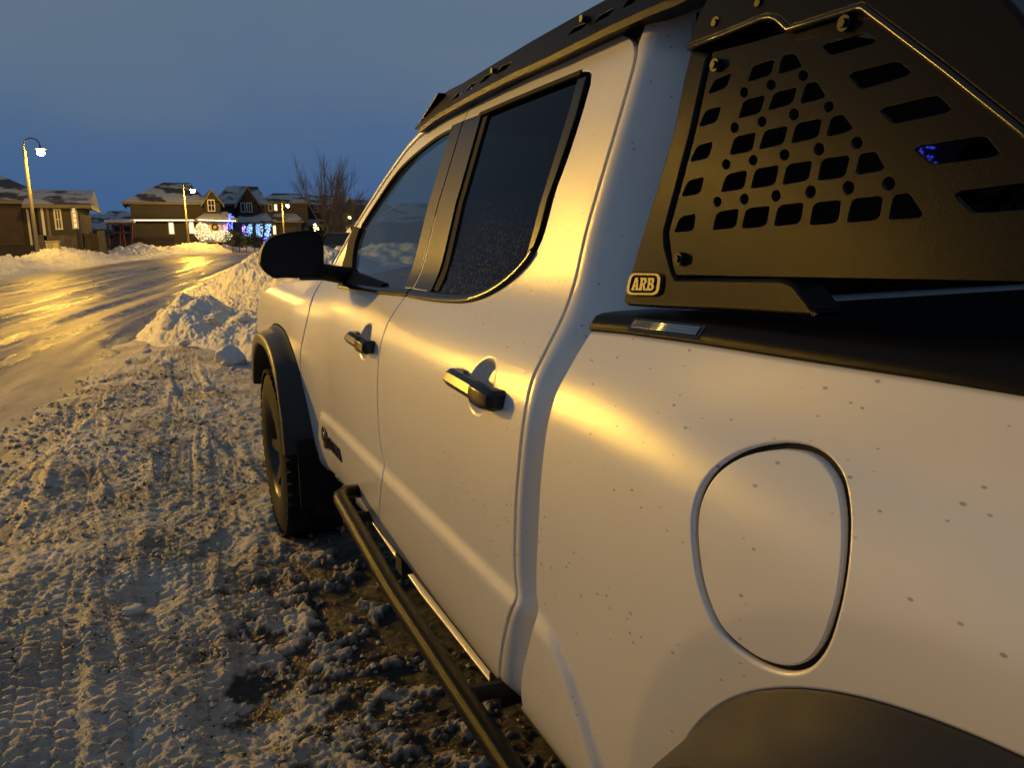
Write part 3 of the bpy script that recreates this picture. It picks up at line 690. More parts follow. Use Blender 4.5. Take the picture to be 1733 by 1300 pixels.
sail = panel('mirror_sail', U([(600, 383), (611, 386), (603, 410), (599, 435), (597, 458), (622, 468), (652, 480), (640, 489), (577, 483), (575, 470), (582, 445), (591, 410)]), M['gap'], fd_o, off=-.006, gap=0, depth=.018, grid=.04, step=.012)

seal = [(-.009, -.011), (-.009, .011), (-.020, .011), (-.020, -.011)]
for ln, pr_ in ((gap_rear, rd_o), (gap_mid, rd_o), (gap_front, fd_o)): strip('door_seal', ln, seal, M['gap'], pr_)
# ---- door handles: scooped pull bars
def handle(par, hy, hz, s=1.0, tilt=0.0):
    w, hgt = .122*s, .0205*s
    xa, xb_ = float(S(hy+w, hz)), float(S(hy-w, hz)); rows = []
    for t in (-1, -.97, -.90, -.78, -.4, 0, .25, .34, .40, .7, .93, .985, 1):
        y = hy - t*w; z = hz + t*tilt; x0 = xa+(xb_-xa)*(t+1)/2
        e = 1 if abs(t) < .9 else (.80 if abs(t) < .98 else .55)
        big = 1.22 if t > .3 else 1.0
        o = (.040 if t < .3 else .043)*(1 if abs(t) < .92 else (.86 if abs(t) < .98 else .60)); hh = hgt*big*e
        inn = .016 if abs(t) < .72 else -.004
        if t < .3: sec_ = [(inn, .90), (o*.55, 1.0), (o-.0075, .62), (o, -.18), (o*.86, -.72), (o*.5, -1.0), (inn, -.9)]
        else: sec_ = [(inn, .90), (o*.6, 1.0), (o*.96, .62), (o, -.25), (o*.92, -.72), (o*.6, -1.0), (inn, -.9)]
        rows.append([(x0-a, y, z+hh*c) for a, c in sec_])
    b = MB(); b.loft(rows, True); b.f.append(tuple(range(7))); b.f.append(tuple(len(b.v)-7+i for i in range(7))[::-1])
    import bmesh
    o_ = b.build('door_handle', M['gloss_black'], par, angle=24)
    bm = bmesh.new(); bm.from_mesh(o_.data); bmesh.ops.recalc_face_normals(bm, faces=bm.faces); bm.to_mesh(o_.data); bm.free()
    return bevel(o_, .002, 2)
handle(fd_o, HANDLES[0][0], HANDLES[0][1], 1.0, -.004); handle(rd_o, HANDLES[1][0], HANDLES[1][1], 1.0, -.006)

# ---- cab corner and back wall (turns inward behind the rear door)
gRa = np.array(gR); zt = np.concatenate([np.linspace(.46, 1.30, 60), np.linspace(1.32, 1.86, 40)])
oz = np.argsort(gRa[:, 1]); ygap = lambda z: np.interp(z, gRa[oz, 1], gRa[oz, 0])
def yg(z): # cab seam, held upright above the door corner
    return ygap(np.minimum(z, gRa[:, 1].max()-.045))
rows = []; yback = 0
angs = np.linspace(0, 1, 12)
YB = float(np.median(yg(np.linspace(.8, 1.6, 30))))-.135
for z in zt:
    y0 = float(yg(z))-.003; x0 = float(S(y0, z)); r = []
    led = 0
    r.append((x0+.006, y0-.0006, z)); r.append((x0+.0025, y0-.0008, z)); r.append((x0+.0005, y0-.003, z)); r.append((x0+.0006, y0-.009, z))
    ybk = YB; L = max(.05, (y0-.012)-ybk)
    for fy, fx in ((.04, .002), (.10, .007), (.20, .018), (.42, .048), (.66, .084), (.84, .122), (.96, .160), (1.0, .20)):
        r.append((x0+fx, y0-.012-L*fy, z))
    r.append((x0+.32, ybk, z)); r.append((XC, ybk, z)); rows.append(r)
b = MB(); b.loft(rows); cc = b.build('cab_corner', M['paint'], truck, angle=40); mirrored(cc)
b = MB(); b.box((.26, YB-.014, 1.31), (2*XC-.26, YB-.004, 1.77)); b.build('rear_window_and_shade', M['rear_glass'], truck)  # black glass extended past the window over the back panel, standing in for shade

# ---- roof rail, A-pillar, roof skin and windshield
path = tF[:-1] + tR + [(tR[-1][0]-.05, tR[-1][1]+.001), (YB+.02, tR[-1][1]-.004)]
pp = densify(path, .03, False); tt = np.gradient(pp, axis=0); tt /= np.linalg.norm(tt, axis=1)[:, None]; nn = np.stack([-tt[:, 1], tt[:, 0]], -1)
if nn[len(nn)//2][1] < 0: nn = -nn
prof = [(.003, .02), (.003, .001), (.006, -.001), (.016, .001), (.026, .009), (.033, .022), (.036, .045), (.038, .09)]
rows = []; edge = []
for q, n in zip(pp, nn):
    xs_ = float(S(q[0], q[1])); r = [(xs_+xi, q[0]+n[0]*o, q[1]+n[1]*o) for o, xi in prof]; rows.append(r); edge.append(r[-1])
b = MB(); b.loft([r[::-1] for r in rows]); rail_o = b.build('roof_rail', M['paint'], truck, angle=45); mirrored(rail_o)
edge = np.array(edge); kr = int(np.argmax(edge[:, 1] < 2.38))
def across(seg, crown, bow):
    out = []
    for e in seg:
        r = []
        for t in np.linspace(0, 1, 15):
            c = 4*t*(1-t); r.append((e[0]+(2*XC-2*e[0])*t, e[1]+bow*c, e[2]+crown*c))
        out.append(r)
    return out
roof_seg = list(edge[kr:])+[np.array([edge[-1][0], YB, edge[-1][2]-.012])]
b = MB(); b.loft(across(roof_seg, .035, 0)); b.build('roof', M['paint'], truck, smooth=True)
b = MB(); b.loft(across(edge[:kr+1], .02, .10)); b.build('windshield', M['shield'], truck, smooth=True)

# ---- front fender
arcF = []
for th in np.linspace(math.radians(202), math.radians(-20), 60):
    c, s_ = math.cos(th), math.sin(th); r = .585/((abs(c)**2.6+abs(s_)**2.6)**(1/2.6)); arcF.append((YF-(-c)*-1*r if False else YF+c*r, ZA+s_*r))
arc_rear = [p for p in arcF]
gFl = [p for p in gF if p[1] > .56]
fender = [(4.52, 1.02), (4.50, .75), (4.30, .62)] + [p for p in arcF[::-1] if p[1] > .60 and p[0] > YF-.60] + [(gFl[-1][0]+.035, .58)] + [(p[0]+.004, p[1]) for p in gFl[::-1]] + [(2.75, 1.29), (3.2, 1.27), (3.7, 1.235), (4.2, 1.185), (4.42, 1.13)]
fen = panel('front_fender', fender, M['paint'], truck, grid=.02); mirrored(fen)
# hood
rows = []
for y, z, d in ((2.72, 1.285, 0), (3.2, 1.268, 0), (3.7, 1.232, 0), (4.2, 1.18, 0), (4.42, 1.128, 0), (4.56, 1.03, .02)):
    x0 = float(S(min(y, 4.42), z))+.002; r = []
    for t in np.linspace(0, 1, 21):
        c = 1-abs(2*t-1)**4; r.append((x0+(2*XC-2*x0)*t, y+.08*4*t*(1-t), z+.055*c*(1 if y < 4.5 else .3)))
    rows.append(r)
b = MB(); b.loft([r[::-1] for r in rows]); b.build('hood', M['paint'], truck, smooth=True)
b = MB(); b.box((.22, 4.5, .72), (2*XC-.22, 4.60, 1.06)); bevel(b.build('grille', M['plastic'], truck), .03, 2)
for sx in (0, 1):
    b = MB(); xa = .02 if not sx else 2*XC-.28; b.box((xa, 4.40, .86), (xa+.26, 4.54, 1.04)); bevel(b.build('headlight', M['headlamp'], truck), .03, 3)
b = MB(); b.box((.0, 4.38, .48), (2*XC, 4.72, .74)); bevel(b.build('front_bumper', M['flare'], truck), .06, 4)

strip('rocker_flange', [(570, 806), (604, 850), (643, 901), (714, 1004), (795, 1106), (849, 1175)], [(-.012, .006), (.0, .006), (.0035, .0045), (.0055, .0015), (.005, -.0015), (.002, -.004), (-.012, -.004)], M['paint'], truck)
# ---- front rocker end behind the wheel
b = MB(); rows = []
for t in np.linspace(0, 1, 12):
    q0 = np.array(Upx((519+t*51, 772+t*36))); z1 = q0[1]; y1 = q0[0]
    x1 = float(S(y1, z1)); dz = .075*math.sin(math.pi*min(1, t*1.0+.15)*.9)+.012
    rows.append([(x1+.003, y1, z1+.004), (x1+.004, y1, z1-.01), (x1+.022, y1, z1-dz*.6), (x1+.06, y1-.01, z1-dz), (x1+.12, y1-.01, z1-dz)])
b.loft(rows); b.build('rocker_end', M['paint'], truck, angle=60)
# sill under the doors and dark underbody
b = MB(); b.box((.085, .98, .40), (.30, 2.9, .50)); b.build('sill', M['under'], truck)
b = MB(); b.box((.35, -1.0, .42), (.47, 4.4, .56)); b.box((2*XC-.47, -1.0, .42), (2*XC-.35, 4.4, .56)); b.box((.2, 1.0, .505), (2*XC-.2, 3.0, .54))
for y in (1.3, 2.0, 2.7): b.box((.02, y-.03, .45), (.40, y+.03, .50))
b.build('frame', M['under'], truck)
b = MB(); ys_ = np.linspace(1.02, 3.05, 30); zs_ = np.linspace(.50, 1.26, 14)
b.loft([[(float(S(y, z))+.045, y, z) for z in zs_] for y in ys_]); ib = b.build('inner_panel', M['gap'], truck); mirrored(ib)

# ---- bed side with the fuel door opening
bed_front = smooth_line([(1000, 558), (978, 592), (960, 623), (946, 648), (935, 672), (924, 715), (917, 765), (911, 830), (908, 900), (905, 960), (905, 1005), (909, 1030), (903, 1052), (892, 1091), (884, 1125), (879, 1155), (880, 1185), (887, 1212)], 1)
bF = U(bed_front)
rail_line = U([(1000, 558), (1065, 564), (1188, 581), (1372, 610), (1557, 638), (1733, 667)])
zr = rail_line[-1][1]
arcR = []
for th in np.linspace(0, math.pi*2, 200):
    c, s_ = math.cos(th), math.sin(th); r = .578/((abs(c)**2.6+abs(s_)**2.6)**(1/2.6)); arcR.append((YR+c*r, ZA+s_*r))
arcR = [p for p in arcR if p[1] > .50]; arcR.sort(key=lambda p: -math.atan2(p[1]-ZA, p[0]-YR)); arcR = arcR[::-1]
fuel_px = [(1323, 755), (1350, 757), (1372, 763), (1393, 776), (1409, 795), (1420, 815), (1426, 840), (1430, 870), (1431, 905), (1429, 945), (1425, 982), (1418, 1022), (1409, 1054), (1398, 1086), (1385, 1109), (1368, 1127), (1348, 1135), (1327, 1136), (1305, 1131), (1283, 1122), (1262, 1109), (1239, 1091), (1218, 1069), (1203, 1042), (1191, 1011), (1182, 977), (1177, 943), (1174, 910), (1174, 880), (1178, 855), (1186, 832), (1198, 811), (1213, 794), (1232, 780), (1255, 768), (1286, 759)]
fu = U(fuel_px); fu = smooth_line(fu+[fu[0]], 1)[:-1]
fa = np.array(fu); fc = fa.mean(0)
front_low = [bF[-1], (1.09, .494), (1.0, .490), (.78, .490), (.735, .50)]
bed_poly = bF[:-1] + front_low + arcR + [(-.48, .50), (-1.15, .52), (-1.17, zr+.01)] + rail_line[::-1][:-1]
_S0, _Sn0 = S, S_n
def S_bed(y, z):      # soft raised lip round the fuel opening
    x = S(y, z); y = np.asarray(y, float); z = np.asarray(z, float)
    return x
bd = panel('bed_side', bed_poly, M['paint'], truck, [fu], grid=.013, depth=.03, gap=.002, rnd=.006, rnd_h=.0055, fine=[(fc[0], fc[1], .16, .16, .007)])
mirrored(bd)
fdoor = panel('fuel_door', fu, M['paint'], bd, off=.0025, gap=.0040, grid=.012, depth=.022, rnd=.0025)
b = MB(); b.loft([[(float(S(p[0], p[1]))+.03, p[0]+ (p[0]-fc[0])*.03, p[1]+(p[1]-fc[1])*.03) for p in fu], [(float(S(*fc))+.031,)+tuple(fc)]*1*len(fu) and [(float(S(fc[0], fc[1]))+.032, fc[0], fc[1])]*len(fu)], True); b.build('fuel_pocket', M['gap'], bd)
fn = outnorm(fa); b = MB(); b.loft([[(float(S(p[0], p[1]))+.0085, p[0]+n[0]*o_, p[1]+n[1]*o_) for p, n in zip(fa, fn)] for o_ in (.004, -.014)], True); b.build('fuel_seal', M['gap'], bd)

# ---- bed rail cap with ribbed marker lens
rc = np.array(densify(rail_line+[(-1.15, zr+.012)], .05, False))
rows = []
for i, (y, z) in enumerate(rc):
    x0 = float(S(y, z)); t = min(1, i/3.0); e = .004+.0*t
    hh = .027
    rows.append([(x0+.006, y, z-.006), (x0-.004, y, z+.002), (x0-.003, y, z+.007), (x0+.010, y, z+hh*.86), (x0+.022, y, z+hh), (x0+.05, y, z+hh*1.08), (x0+.125, y, z+hh*1.08), (x0+.135, y, z+hh*.9), (x0+.138, y, z-.05), (x0+.02, y, z-.05)])
b = MB(); b.loft([r[::-1] for r in rows], True); b.f.append(tuple(range(10))); cap = b.build('bed_rail_cap', M['powder'], truck, angle=40); mirrored(cap)
# lens on the outer face of the cap: five ribs
la = on_x(1070, 556, .088); lb = on_x(1186, 570, .088)
def capx(y, f):  # point on the outer slope of the cap, f 0 bottom..1 top
    z = float(np.interp(-y, [-p[0] for p in rail_line], [p[1] for p in rail_line])); x0 = float(S(y, z)); return (x0-.003+f*.013, y, z+.007+f*.0165)
y1 = Upx((1068, 560))[0]; y2 = Upx((1187, 578))[0]
b = MB(); b.add([np.array(capx(y1, -.1))+(-.001, 0, 0), np.array(capx(y2, -.1))+(-.001, 0, 0), np.array(capx(y2, 1.0))+(-.001, 0, 0), np.array(capx(y1, 1.0))+(-.001, 0, 0)], [(0, 1, 2, 3)])
lens = b.build('marker_housing', M['gloss_black'], cap)
for k in range(4):
    f = .28+k*.16; b = MB(); b.tube([np.array(capx(y1-.006, f))+(-.002, 0, 0), np.array(capx(y2+.008, f))+(-.002, 0, 0)], .0016, 6); b.build('marker_rib', M['chrome'], cap, smooth=True)

# ---- bed interior
b = MB(); b.box((.15, -1.12, .80), (2*XC-.15, YB-.05, .84)); b.build('bed_floor', M['under'], truck)
b = MB(); b.box((.15, YB-.075, .84), (2*XC-.15, YB-.035, 1.30)); b.build('bed_front_wall', M['plastic'], truck)
for xa in (.135, 2*XC-.165):
    b = MB(); b.box((xa, -1.12, .84), (xa+.03, YB-.08, 1.285)); b.build('bed_inner_wall', M['plastic'], truck)
b = MB(); b.box((.06, -1.20, .62), (2*XC-.06, -1.13, 1.30)); bevel(b.build('tailgate', M['paint'], truck), .02, 2)
b = MB(); b.box((.02, -1.40, .48), (2*XC-.02, -1.20, .66)); bevel(b.build('rear_bumper', M['flare'], truck), .03, 2)
# inner lip of the far bed side, painted
b = MB(); b.box((2*XC-.20, -1.1, 1.24), (2*XC-.166, YB-.08, 1.300)); bevel(b.build('bed_lip', M['paint'], truck), .008, 2)

# ---- wheel arch flares
def flare(yc, xo, t0, t1, name='wheel_flare'):
    rows = []
    for th in np.linspace(t0, t1, 70):
        c, s_ = math.cos(th), math.sin(th); k = 1/((abs(c)**2.6+abs(s_)**2.6)**(1/2.6))
        def P(r, x): return (x, yc+c*k*r, ZA+s_*k*r)
        pb = P(.580, 0); xb = float(S(pb[1], max(pb[2], .47)))
        rows.append([P(.580, xb+.02), P(.582, xb-.003), P(.578, xb-.008), P(.566, xb*.66+xo*.34-.003), P(.549, xb*.10+xo*.90), P(.544, xo+.002), P(.536, xo-.002), P(.500, xo+.001), P(.492, xo+.008), P(.486, xo+.05), P(.474, xo+.16)])
    b = MB(); b.loft(rows)
    for e in (0, len(rows)-1):
        k = len(rows[0]); b.f.append(tuple(e*k+i for i in range(k)) if e == 0 else tuple(e*k+i for i in range(k))[::-1])
    import bmesh
    o = b.build(name, M['flare'], truck, angle=32)
    return o
fl1 = flare(YF, -.132, math.radians(170), math.radians(26)); fl2 = flare(YR, -.115, math.radians(200), math.radians(-20))
mirrored(fl1); mirrored(fl2)
for yc in (YF, YR):
    b = MB(); rows = []
    for th in np.linspace(math.radians(205), math.radians(-25), 30):
        rows.append([(x, yc+math.cos(th)*.53, ZA+math.sin(th)*.53) for x in (-.02, .45)])
    b.loft(rows); b.build('wheel_liner', M['under'], truck); 
    b = MB(); b.box((.44, yc-.55, .3), (.46, yc+.55, 1.0)); b.build('wheel_liner', M['under'], truck)
b = MB(); b.box((-.085, YF-.575, .30), (.22, YF-.562, .60)); mf = b.build('mud_flap', M['plastic'], truck); bevel(mf, .004, 2); mirrored(mf)
# ---- wheels
def wheel(xo, yc, sgn):
    R, Wd = .415, .275
    hub = MB(); hub.tube([(xo+sgn*.05, yc, ZA-.03), (xo+sgn*.12, yc, ZA-.03)], .07, 20); w = hub.build('wheel', M['rim'], truck, angle=40)
    cz = R-.012
    prof = [(.215, .02), (.235, .005), (.29, -.004), (.345, .0), (.385, .012), (.402, .03), (.405, .07), (.405, Wd-.07), (.402, Wd-.03), (.385, Wd-.012), (.30, Wd), (.235, Wd-.005), (.215, Wd-.02)]
    n = 72; b = MB(); rows = []
    for i in range(n):
        a = 2*math.pi*i/n; rows.append([(xo+sgn*d, yc+r*math.cos(a), cz+r*math.sin(a)) for r, d in prof])
    rows.append(rows[0]); b.loft(rows if sgn > 0 else [r[::-1] for r in rows])
    nb = 46
    for i in range(nb):          # tread lugs
        for k, (d0, d1, ph, r0) in enumerate(((.004, .05, 0, .395), (.058, .10, .5, .404), (.112, .163, .15, .405), (.175, .217, .6, .404), (.225, Wd-.004, .1, .395))):
            a = 2*math.pi*(i+ph)/nb; da = 2*math.pi/nb*.33; q = []
            for rr, sh in ((r0, 1), (R+.001 if k in (1, 2, 3) else R-.004, .86)):
                for dd, aa in ((d0, -da), (d1, -da), (d1, da), (d0, da)):
                    sk = .35*da*(1 if k < 2 else -1)*(1 if dd == d0 else -1)
                    ang = a+aa*sh+sk; q.append((xo+sgn*dd, yc+rr*math.cos(ang), cz+rr*math.sin(ang)))
            f = [(4, 5, 6, 7), (0, 4, 5, 1)[::-1], (1, 5, 6, 2)[::-1], (2, 6, 7, 3)[::-1], (3, 7, 4, 0)[::-1]]
            b.add(q, f)
    t = b.build('tyre', M['rubber'], w, angle=35)
    b = MB()
    ring = []
    for i in range(49):
        a = 2*math.pi*i/48; ring.append([(xo+sgn*d, yc+r*math.cos(a), cz+r*math.sin(a)) for r, d in ((.19, .09), (.205, .03), (.222, .012), (.228, .02), (.222, .20))])
    b.loft(ring)
    for i in range(6):
        a = 2*math.pi*i/6; ca, sa = math.cos(a), math.sin(a); ta = np.array([0, -sa, ca]); ra = np.array([0, ca, sa]); c0 = np.array([xo, yc, cz])
        p = lambda r, wd, d: c0+ra*r+ta*wd+np.array([sgn*d, 0, 0])
        b.prism([p(.05, -.035, .055), p(.215, -.022, .025), p(.215, .022, .025), p(.05, .035, .055)], (sgn*.03, 0, 0))
    b.build('rim', M['rim'], w, angle=35)
wheel(-.118, YF, 1); wheel(-.07, YR, 1); wheel(2*XC+.118, YF, -1); wheel(2*XC+.07, YR, -1)

# ---- step bar
pa = on_x(578, 848, -.075); pb = on_x(664, 1000, -.075); pc = on_x(862, 1300, -.075)
zb = .5*(pb[2]+pc[2]); 
b = MB(); b.tube([(.02, pa[1]+.10, pa[2]-.01), (-.045, pa[1]+.075, pa[2]), (-.068, pa[1]+.045, pa[2]), (-.075, pa[1], pa[2]), (-.075, pb[1], pb[2]), (-.075, pc[1], pc[2]), (-.075, .80, pc[2]-.01), (-.06, .74, pc[2]-.01), (.02, .68, pc[2]-.01)], .024, 24)
sb = b.build('step_bar', M['powder'], truck, smooth=True); mirrored(sb)
for y in (1.25, 2.3):
    zz = float(np.interp(y, [pc[1], pb[1]], [pc[2], pb[2]])); b = MB(); b.tube([(-.07, y, zz), (.10, y, zz-.02), (.36, y, .46)], .018, 10); b.build('bar_bracket', M['under'], sb)

# ---- door badge: round emblem and raised letters on the lower door
def text_mesh(body, size, ext):
    cu = bpy.data.curves.new('lettering', 'FONT'); cu.body = body; cu.size = size; cu.extrude = ext; cu.align_x = 'LEFT'
    o = bpy.data.objects.new('lettering', cu); COL.objects.link(o)
    dg = bpy.context.evaluated_depsgraph_get(); me = bpy.data.meshes.new_from_object(o.evaluated_get(dg)); bpy.data.objects.remove(o)
    v = np.array([q.co[:] for q in me.vertices]); f = [tuple(p.vertices) for p in me.polygons]; bpy.data.meshes.remove(me); return v, f
ec = Upx((550.5, 740)); e2 = Upx((578, 772))
v, f = text_mesh('TACOMA', .062, .003)
Ltxt = abs(ec[0]-.045-e2[0]); sc_ = Ltxt/(v[:, 0].max()-v[:, 0].min())
def place(v, f, y0, z0, sy, sz, lift=.003):
    out = []
    for a, b_, c in v:
        y = y0-(a)*sy; z = z0+b_*sz; out.append((float(S(y, z))-lift-c, y, z))
    return out, [q for q in f]
vv, ff = place(v, f, ec[0]-.045, (ec[1]+e2[1])/2-.028, sc_, 1.15)
lt = mk('badge_lettering', vv, ff, M['badge'], fd_o)
b = MB(); ring = []
for i in range(33):
    a = 2*math.pi*i/32
    ring.append([(float(S(ec[0], ec[1]))-d, ec[0]+r*math.cos(a), ec[1]+r*math.sin(a)) for r, d in ((.046, -.004), (.046, .005), (.041, .007), (.036, .0055), (.001, .0055))])
b.loft(ring); em = b.build('badge_emblem', M['badge'], fd_o, angle=35)
b = MB()
for rx, rz in ((.032, .020), (.012, .020), (.020, .008)):
    b.tube([(float(S(ec[0], ec[1]))-.0065, ec[0]+rx*math.cos(t), ec[1]+(.010 if rz < .01 else 0)+rz*math.sin(t)) for t in np.linspace(0, 2*math.pi, 24)], .0022, 6, False)
b.build('badge_symbol', M['badge_rim'], fd_o, smooth=True)

# ---- door mirror
ym = 2.80
mo = [(439, 446), (440.5, 430), (444, 418), (450, 408), (460, 400.5), (483, 393.5), (515, 389.5), (530, 390), (540, 395), (546, 405), (548.5, 423), (548, 448), (545, 470), (531, 471), (500, 470.5), (475, 470), (467, 472), (457, 467), (446, 458)]
mo = smooth_line(mo+[mo[0]], 1)[:-1]
ring0 = np.array([on_y(*p, ym) for p in mo]); cm = ring0.mean(0)
rows = []
for d, s_ in ((.0, .955), (-.006, .985), (.0, 1.0), (.03, 1.0), (.08, .95), (.13, .80), (.16, .5), (.168, .05)):
    rows.append([tuple(cm+(p-cm)*s_+np.array([0, d, 0])) for p in ring0])
b = MB(); b.loft(rows, True); 
dm = b.build('door_mirror', M['plastic'], truck, angle=50)
b = MB(); b.add([tuple(cm+(p-cm)*.955+np.array([0, .003, 0])) for p in ring0], [tuple(range(len(ring0)))]); b.build('mirror_glass', M['mirror'], dm)
a0 = on_y(547, 460, ym+.02); a1p = Upx((590, 468)); a1 = np.array([float(S(*a1p)), a1p[0], a1p[1]])
b = MB(); b.tube([a0+np.array([-.08, .03, 0]), a0, (a0+a1)/2, a1+np.array([.02, 0, 0])], [.030, .032, .033, .034], 14); b.build('mirror_arm', M['plastic'], dm, smooth=True)
mirrored(dm)

# ---- cab interior
b = MB(); b.box((.20, 2.62, .75), (2*XC-.20, 2.98, 1.21)); ds = bevel(b.build('dashboard', M['dash'], truck), .06, 4)
for xs_ in (.62, 2*XC-.62):
    b = MB(); b.box((xs_-.25, 1.95, .80), (xs_+.25, 2.45, .95)); bevel(b.build('seat', M['seat'], truck), .05, 3)
    b = MB(); b.box((xs_-.24, 1.78, .90), (xs_+.24, 1.95, 1.44)); s1 = bevel(b.build('seat_back', M['seat'], truck), .06, 3)
    b = MB(); b.box((xs_-.13, 1.76, 1.47), (xs_+.13, 1.86, 1.62)); bevel(b.build('headrest', M['seat'], s1), .04, 3)
b = MB(); b.box((.25, 1.12, .80), (2*XC-.25, 1.55, .98)); b.box((.25, YB+.02, .95), (2*XC-.25, 1.16, 1.42)); bevel(b.build('rear_bench', M['seat'], truck), .05, 3)
b = MB(); b.tube([(.60+.18*math.cos(a), 2.48-.05*math.sin(a), 1.12+.18*math.sin(a)) for a in np.linspace(0, 2*math.pi, 30)], .016, 8, False); b.tube([(.43, 2.49, 1.12), (.60, 2.55, 1.12), (.77, 2.49, 1.12)], .02, 8); b.build('steering_wheel', M['dash'], truck, smooth=True)
b = MB(); b.box((.2, YB+.03, .55), (2*XC-.2, 3.0, .60)); b.build('cab_floor', M['under'], truck)

# ---- roof rack: slotted side rails and cross bars
rb = on_x; RX = .262
lo_px = [(712, 220), (740, 198), (775, 178), (817, 155), (870, 128), (928, 102), (985, 74), (1038, 48), (1095, 22), (1149, 0)]
hi_px = [(711, 219), (722, 199), (740, 172), (750, 157), (758, 151), (780, 140), (823, 112), (891, 69), (961, 28), (1014, -2), (1090, -42), (1149, -76)]
lo = [on_x(a, b_, RX)[1:] for a, b_ in lo_px]; hi = [on_x(a, b_, RX+.022)[1:] for a, b_ in hi_px]
ztop = float(np.median([p[1] for p in hi[5:]]))
yend = .98
rk = [tuple(p) for p in lo] + [(yend, lo[-1][1]+.002), (yend, hi[-2][1])] + [tuple(p) for p in hi[::-1][1:]]
flat = lambda x0, sl, zr_: (lambda y, z: x0+sl*(np.asarray(z, float)-zr_)+0*np.asarray(y, float))
def flat_n(sl): 
    def f(y, z):
        y = np.asarray(y, float); n = np.stack([-np.ones_like(y), 0*y, sl+0*y], -1); return n/np.linalg.norm(n[..., :], axis=-1)[..., None]
    return f
slots = []
for quad in ([(205, 548), (232, 508), (264, 494), (238, 532)], [(280, 502), (300, 462), (332, 448), (312, 483)], [(350, 458), (375, 415), (418, 398), (392, 436)], [(440, 402), (462, 362), (518, 338), (492, 378)], [(825, 192), (852, 150), (937, 112), (908, 150)], [(972, 122), (998, 78), (1078, 36), (1048, 82)], [(1128, 38), (1140, 0), (1210, -34), (1185, 8)]):
    slots.append([tuple(on_x(700+a/3.25, b_/3.25, RX+.012)[1:]) for a, b_ in quad])
rack = panel('roof_rack', rk, M['powder'], truck, slots, Sf=flat(RX, .34, 1.78), Snf=flat_n(.34), grid=.06, depth=.006, gap=0, rnd=.002, step=.02)
rows = []
for p in densify([tuple(q) for q in lo]+[(yend, lo[-1][1])], .06, False):
    rows.append([(RX-.006, p[0], p[1]-.008), (RX-.004, p[0], p[1]+.006), (RX+.05, p[0], p[1]+.006), (RX+.05, p[0], p[1]-.004)])
b = MB(); b.loft(rows, True); b.build('rack_lip', M['powder'], rack)
b = MB(); b.add([], [])
rk2 = mirrored(rack, truck)
yf0 = hi[3][0]
for y in np.linspace(1.05, yf0-.1, 6):
    b = MB(); zc_ = float(np.interp(-y, [-p[0] for p in hi], [p[1] for p in hi]))-.03; b.box((RX+.066, y-.03, zc_-.012), (2*XC-RX-.066, y+.03, zc_+.012)); bevel(b.build('cross_bar', M['powder'], rack), .004, 2)
b = MB(); b.loft([[(RX+.044, p[0], p[1]+.012), (RX+.062, p[0], p[1]+.012), (RX+.062, p[0], p[1]+.070), (RX+.044, p[0], p[1]+.070)] for p in densify([tuple(q) for q in lo[2:]]+[(yend, lo[-1][1])], .1, False)], True); b.build('inner_rail', M['gap'], rack)
b = MB(); p0, p1 = hi[0], hi[3]
b.add([(RX+.004, p0[0], p0[1]), (RX+.004, p1[0], p1[1]), (2*XC-RX-.004, p1[0], p1[1]), (2*XC-RX-.004, p0[0], p0[1]), (RX+.004, p0[0]-.006, p0[1]-.002), (RX+.004, p1[0]-.006, p1[1]-.004), (2*XC-RX-.004, p1[0]-.006, p1[1]-.004), (2*XC-RX-.004, p0[0]-.006, p0[1]-.002)], [(0, 1, 2, 3), (4, 7, 6, 5), (0, 4, 5, 1), (2, 6, 7, 3)]); b.build('wind_deflector', M['powder'], rack)
for px, py in ((824, 118), (974, 29)):
    q = on_x(px, py, RX); b = MB(); b.tube([(RX+.012, q[1], q[2]), (RX+.03, q[1], q[2])], .007, 10); b.build('rack_bolt', M['bolt'], rack, smooth=False)

# ---- sport bar over the bed
BX, BS, BZ = .138, .27, 1.33
bx = flat(BX, BS, BZ); bn = flat_n(BS)
def onb(px, py, extra=0.0):
    d = ray(px, py); t = (BX+extra + BS*(CAM[2]-BZ) - CAM[0])/(d[0]-BS*d[2]); q = CAM+t*d; return (float(q[1]), float(q[2]))
Z7 = lambda u, v: (1000+u/2.1665, v/2.1665)
foot = [onb(*Z7(*p)) for p in [(365, 178), (335, 300), (300, 480), (240, 690), (180, 880), (122, 1080), (117, 1108), (130, 1122), (250, 1130), (520, 1142), (840, 1165), (800, 1110), (745, 1040), (700, 1022), (310, 1022), (296, 990), (272, 900), (270, 845), (312, 690), (367, 480), (422, 230), (432, 195)]]
bar = panel('sport_bar', foot, M['powder'], truck, Sf=bx, Snf=bn, grid=.03, depth=.045, gap=0, rnd=.006, step=.012)
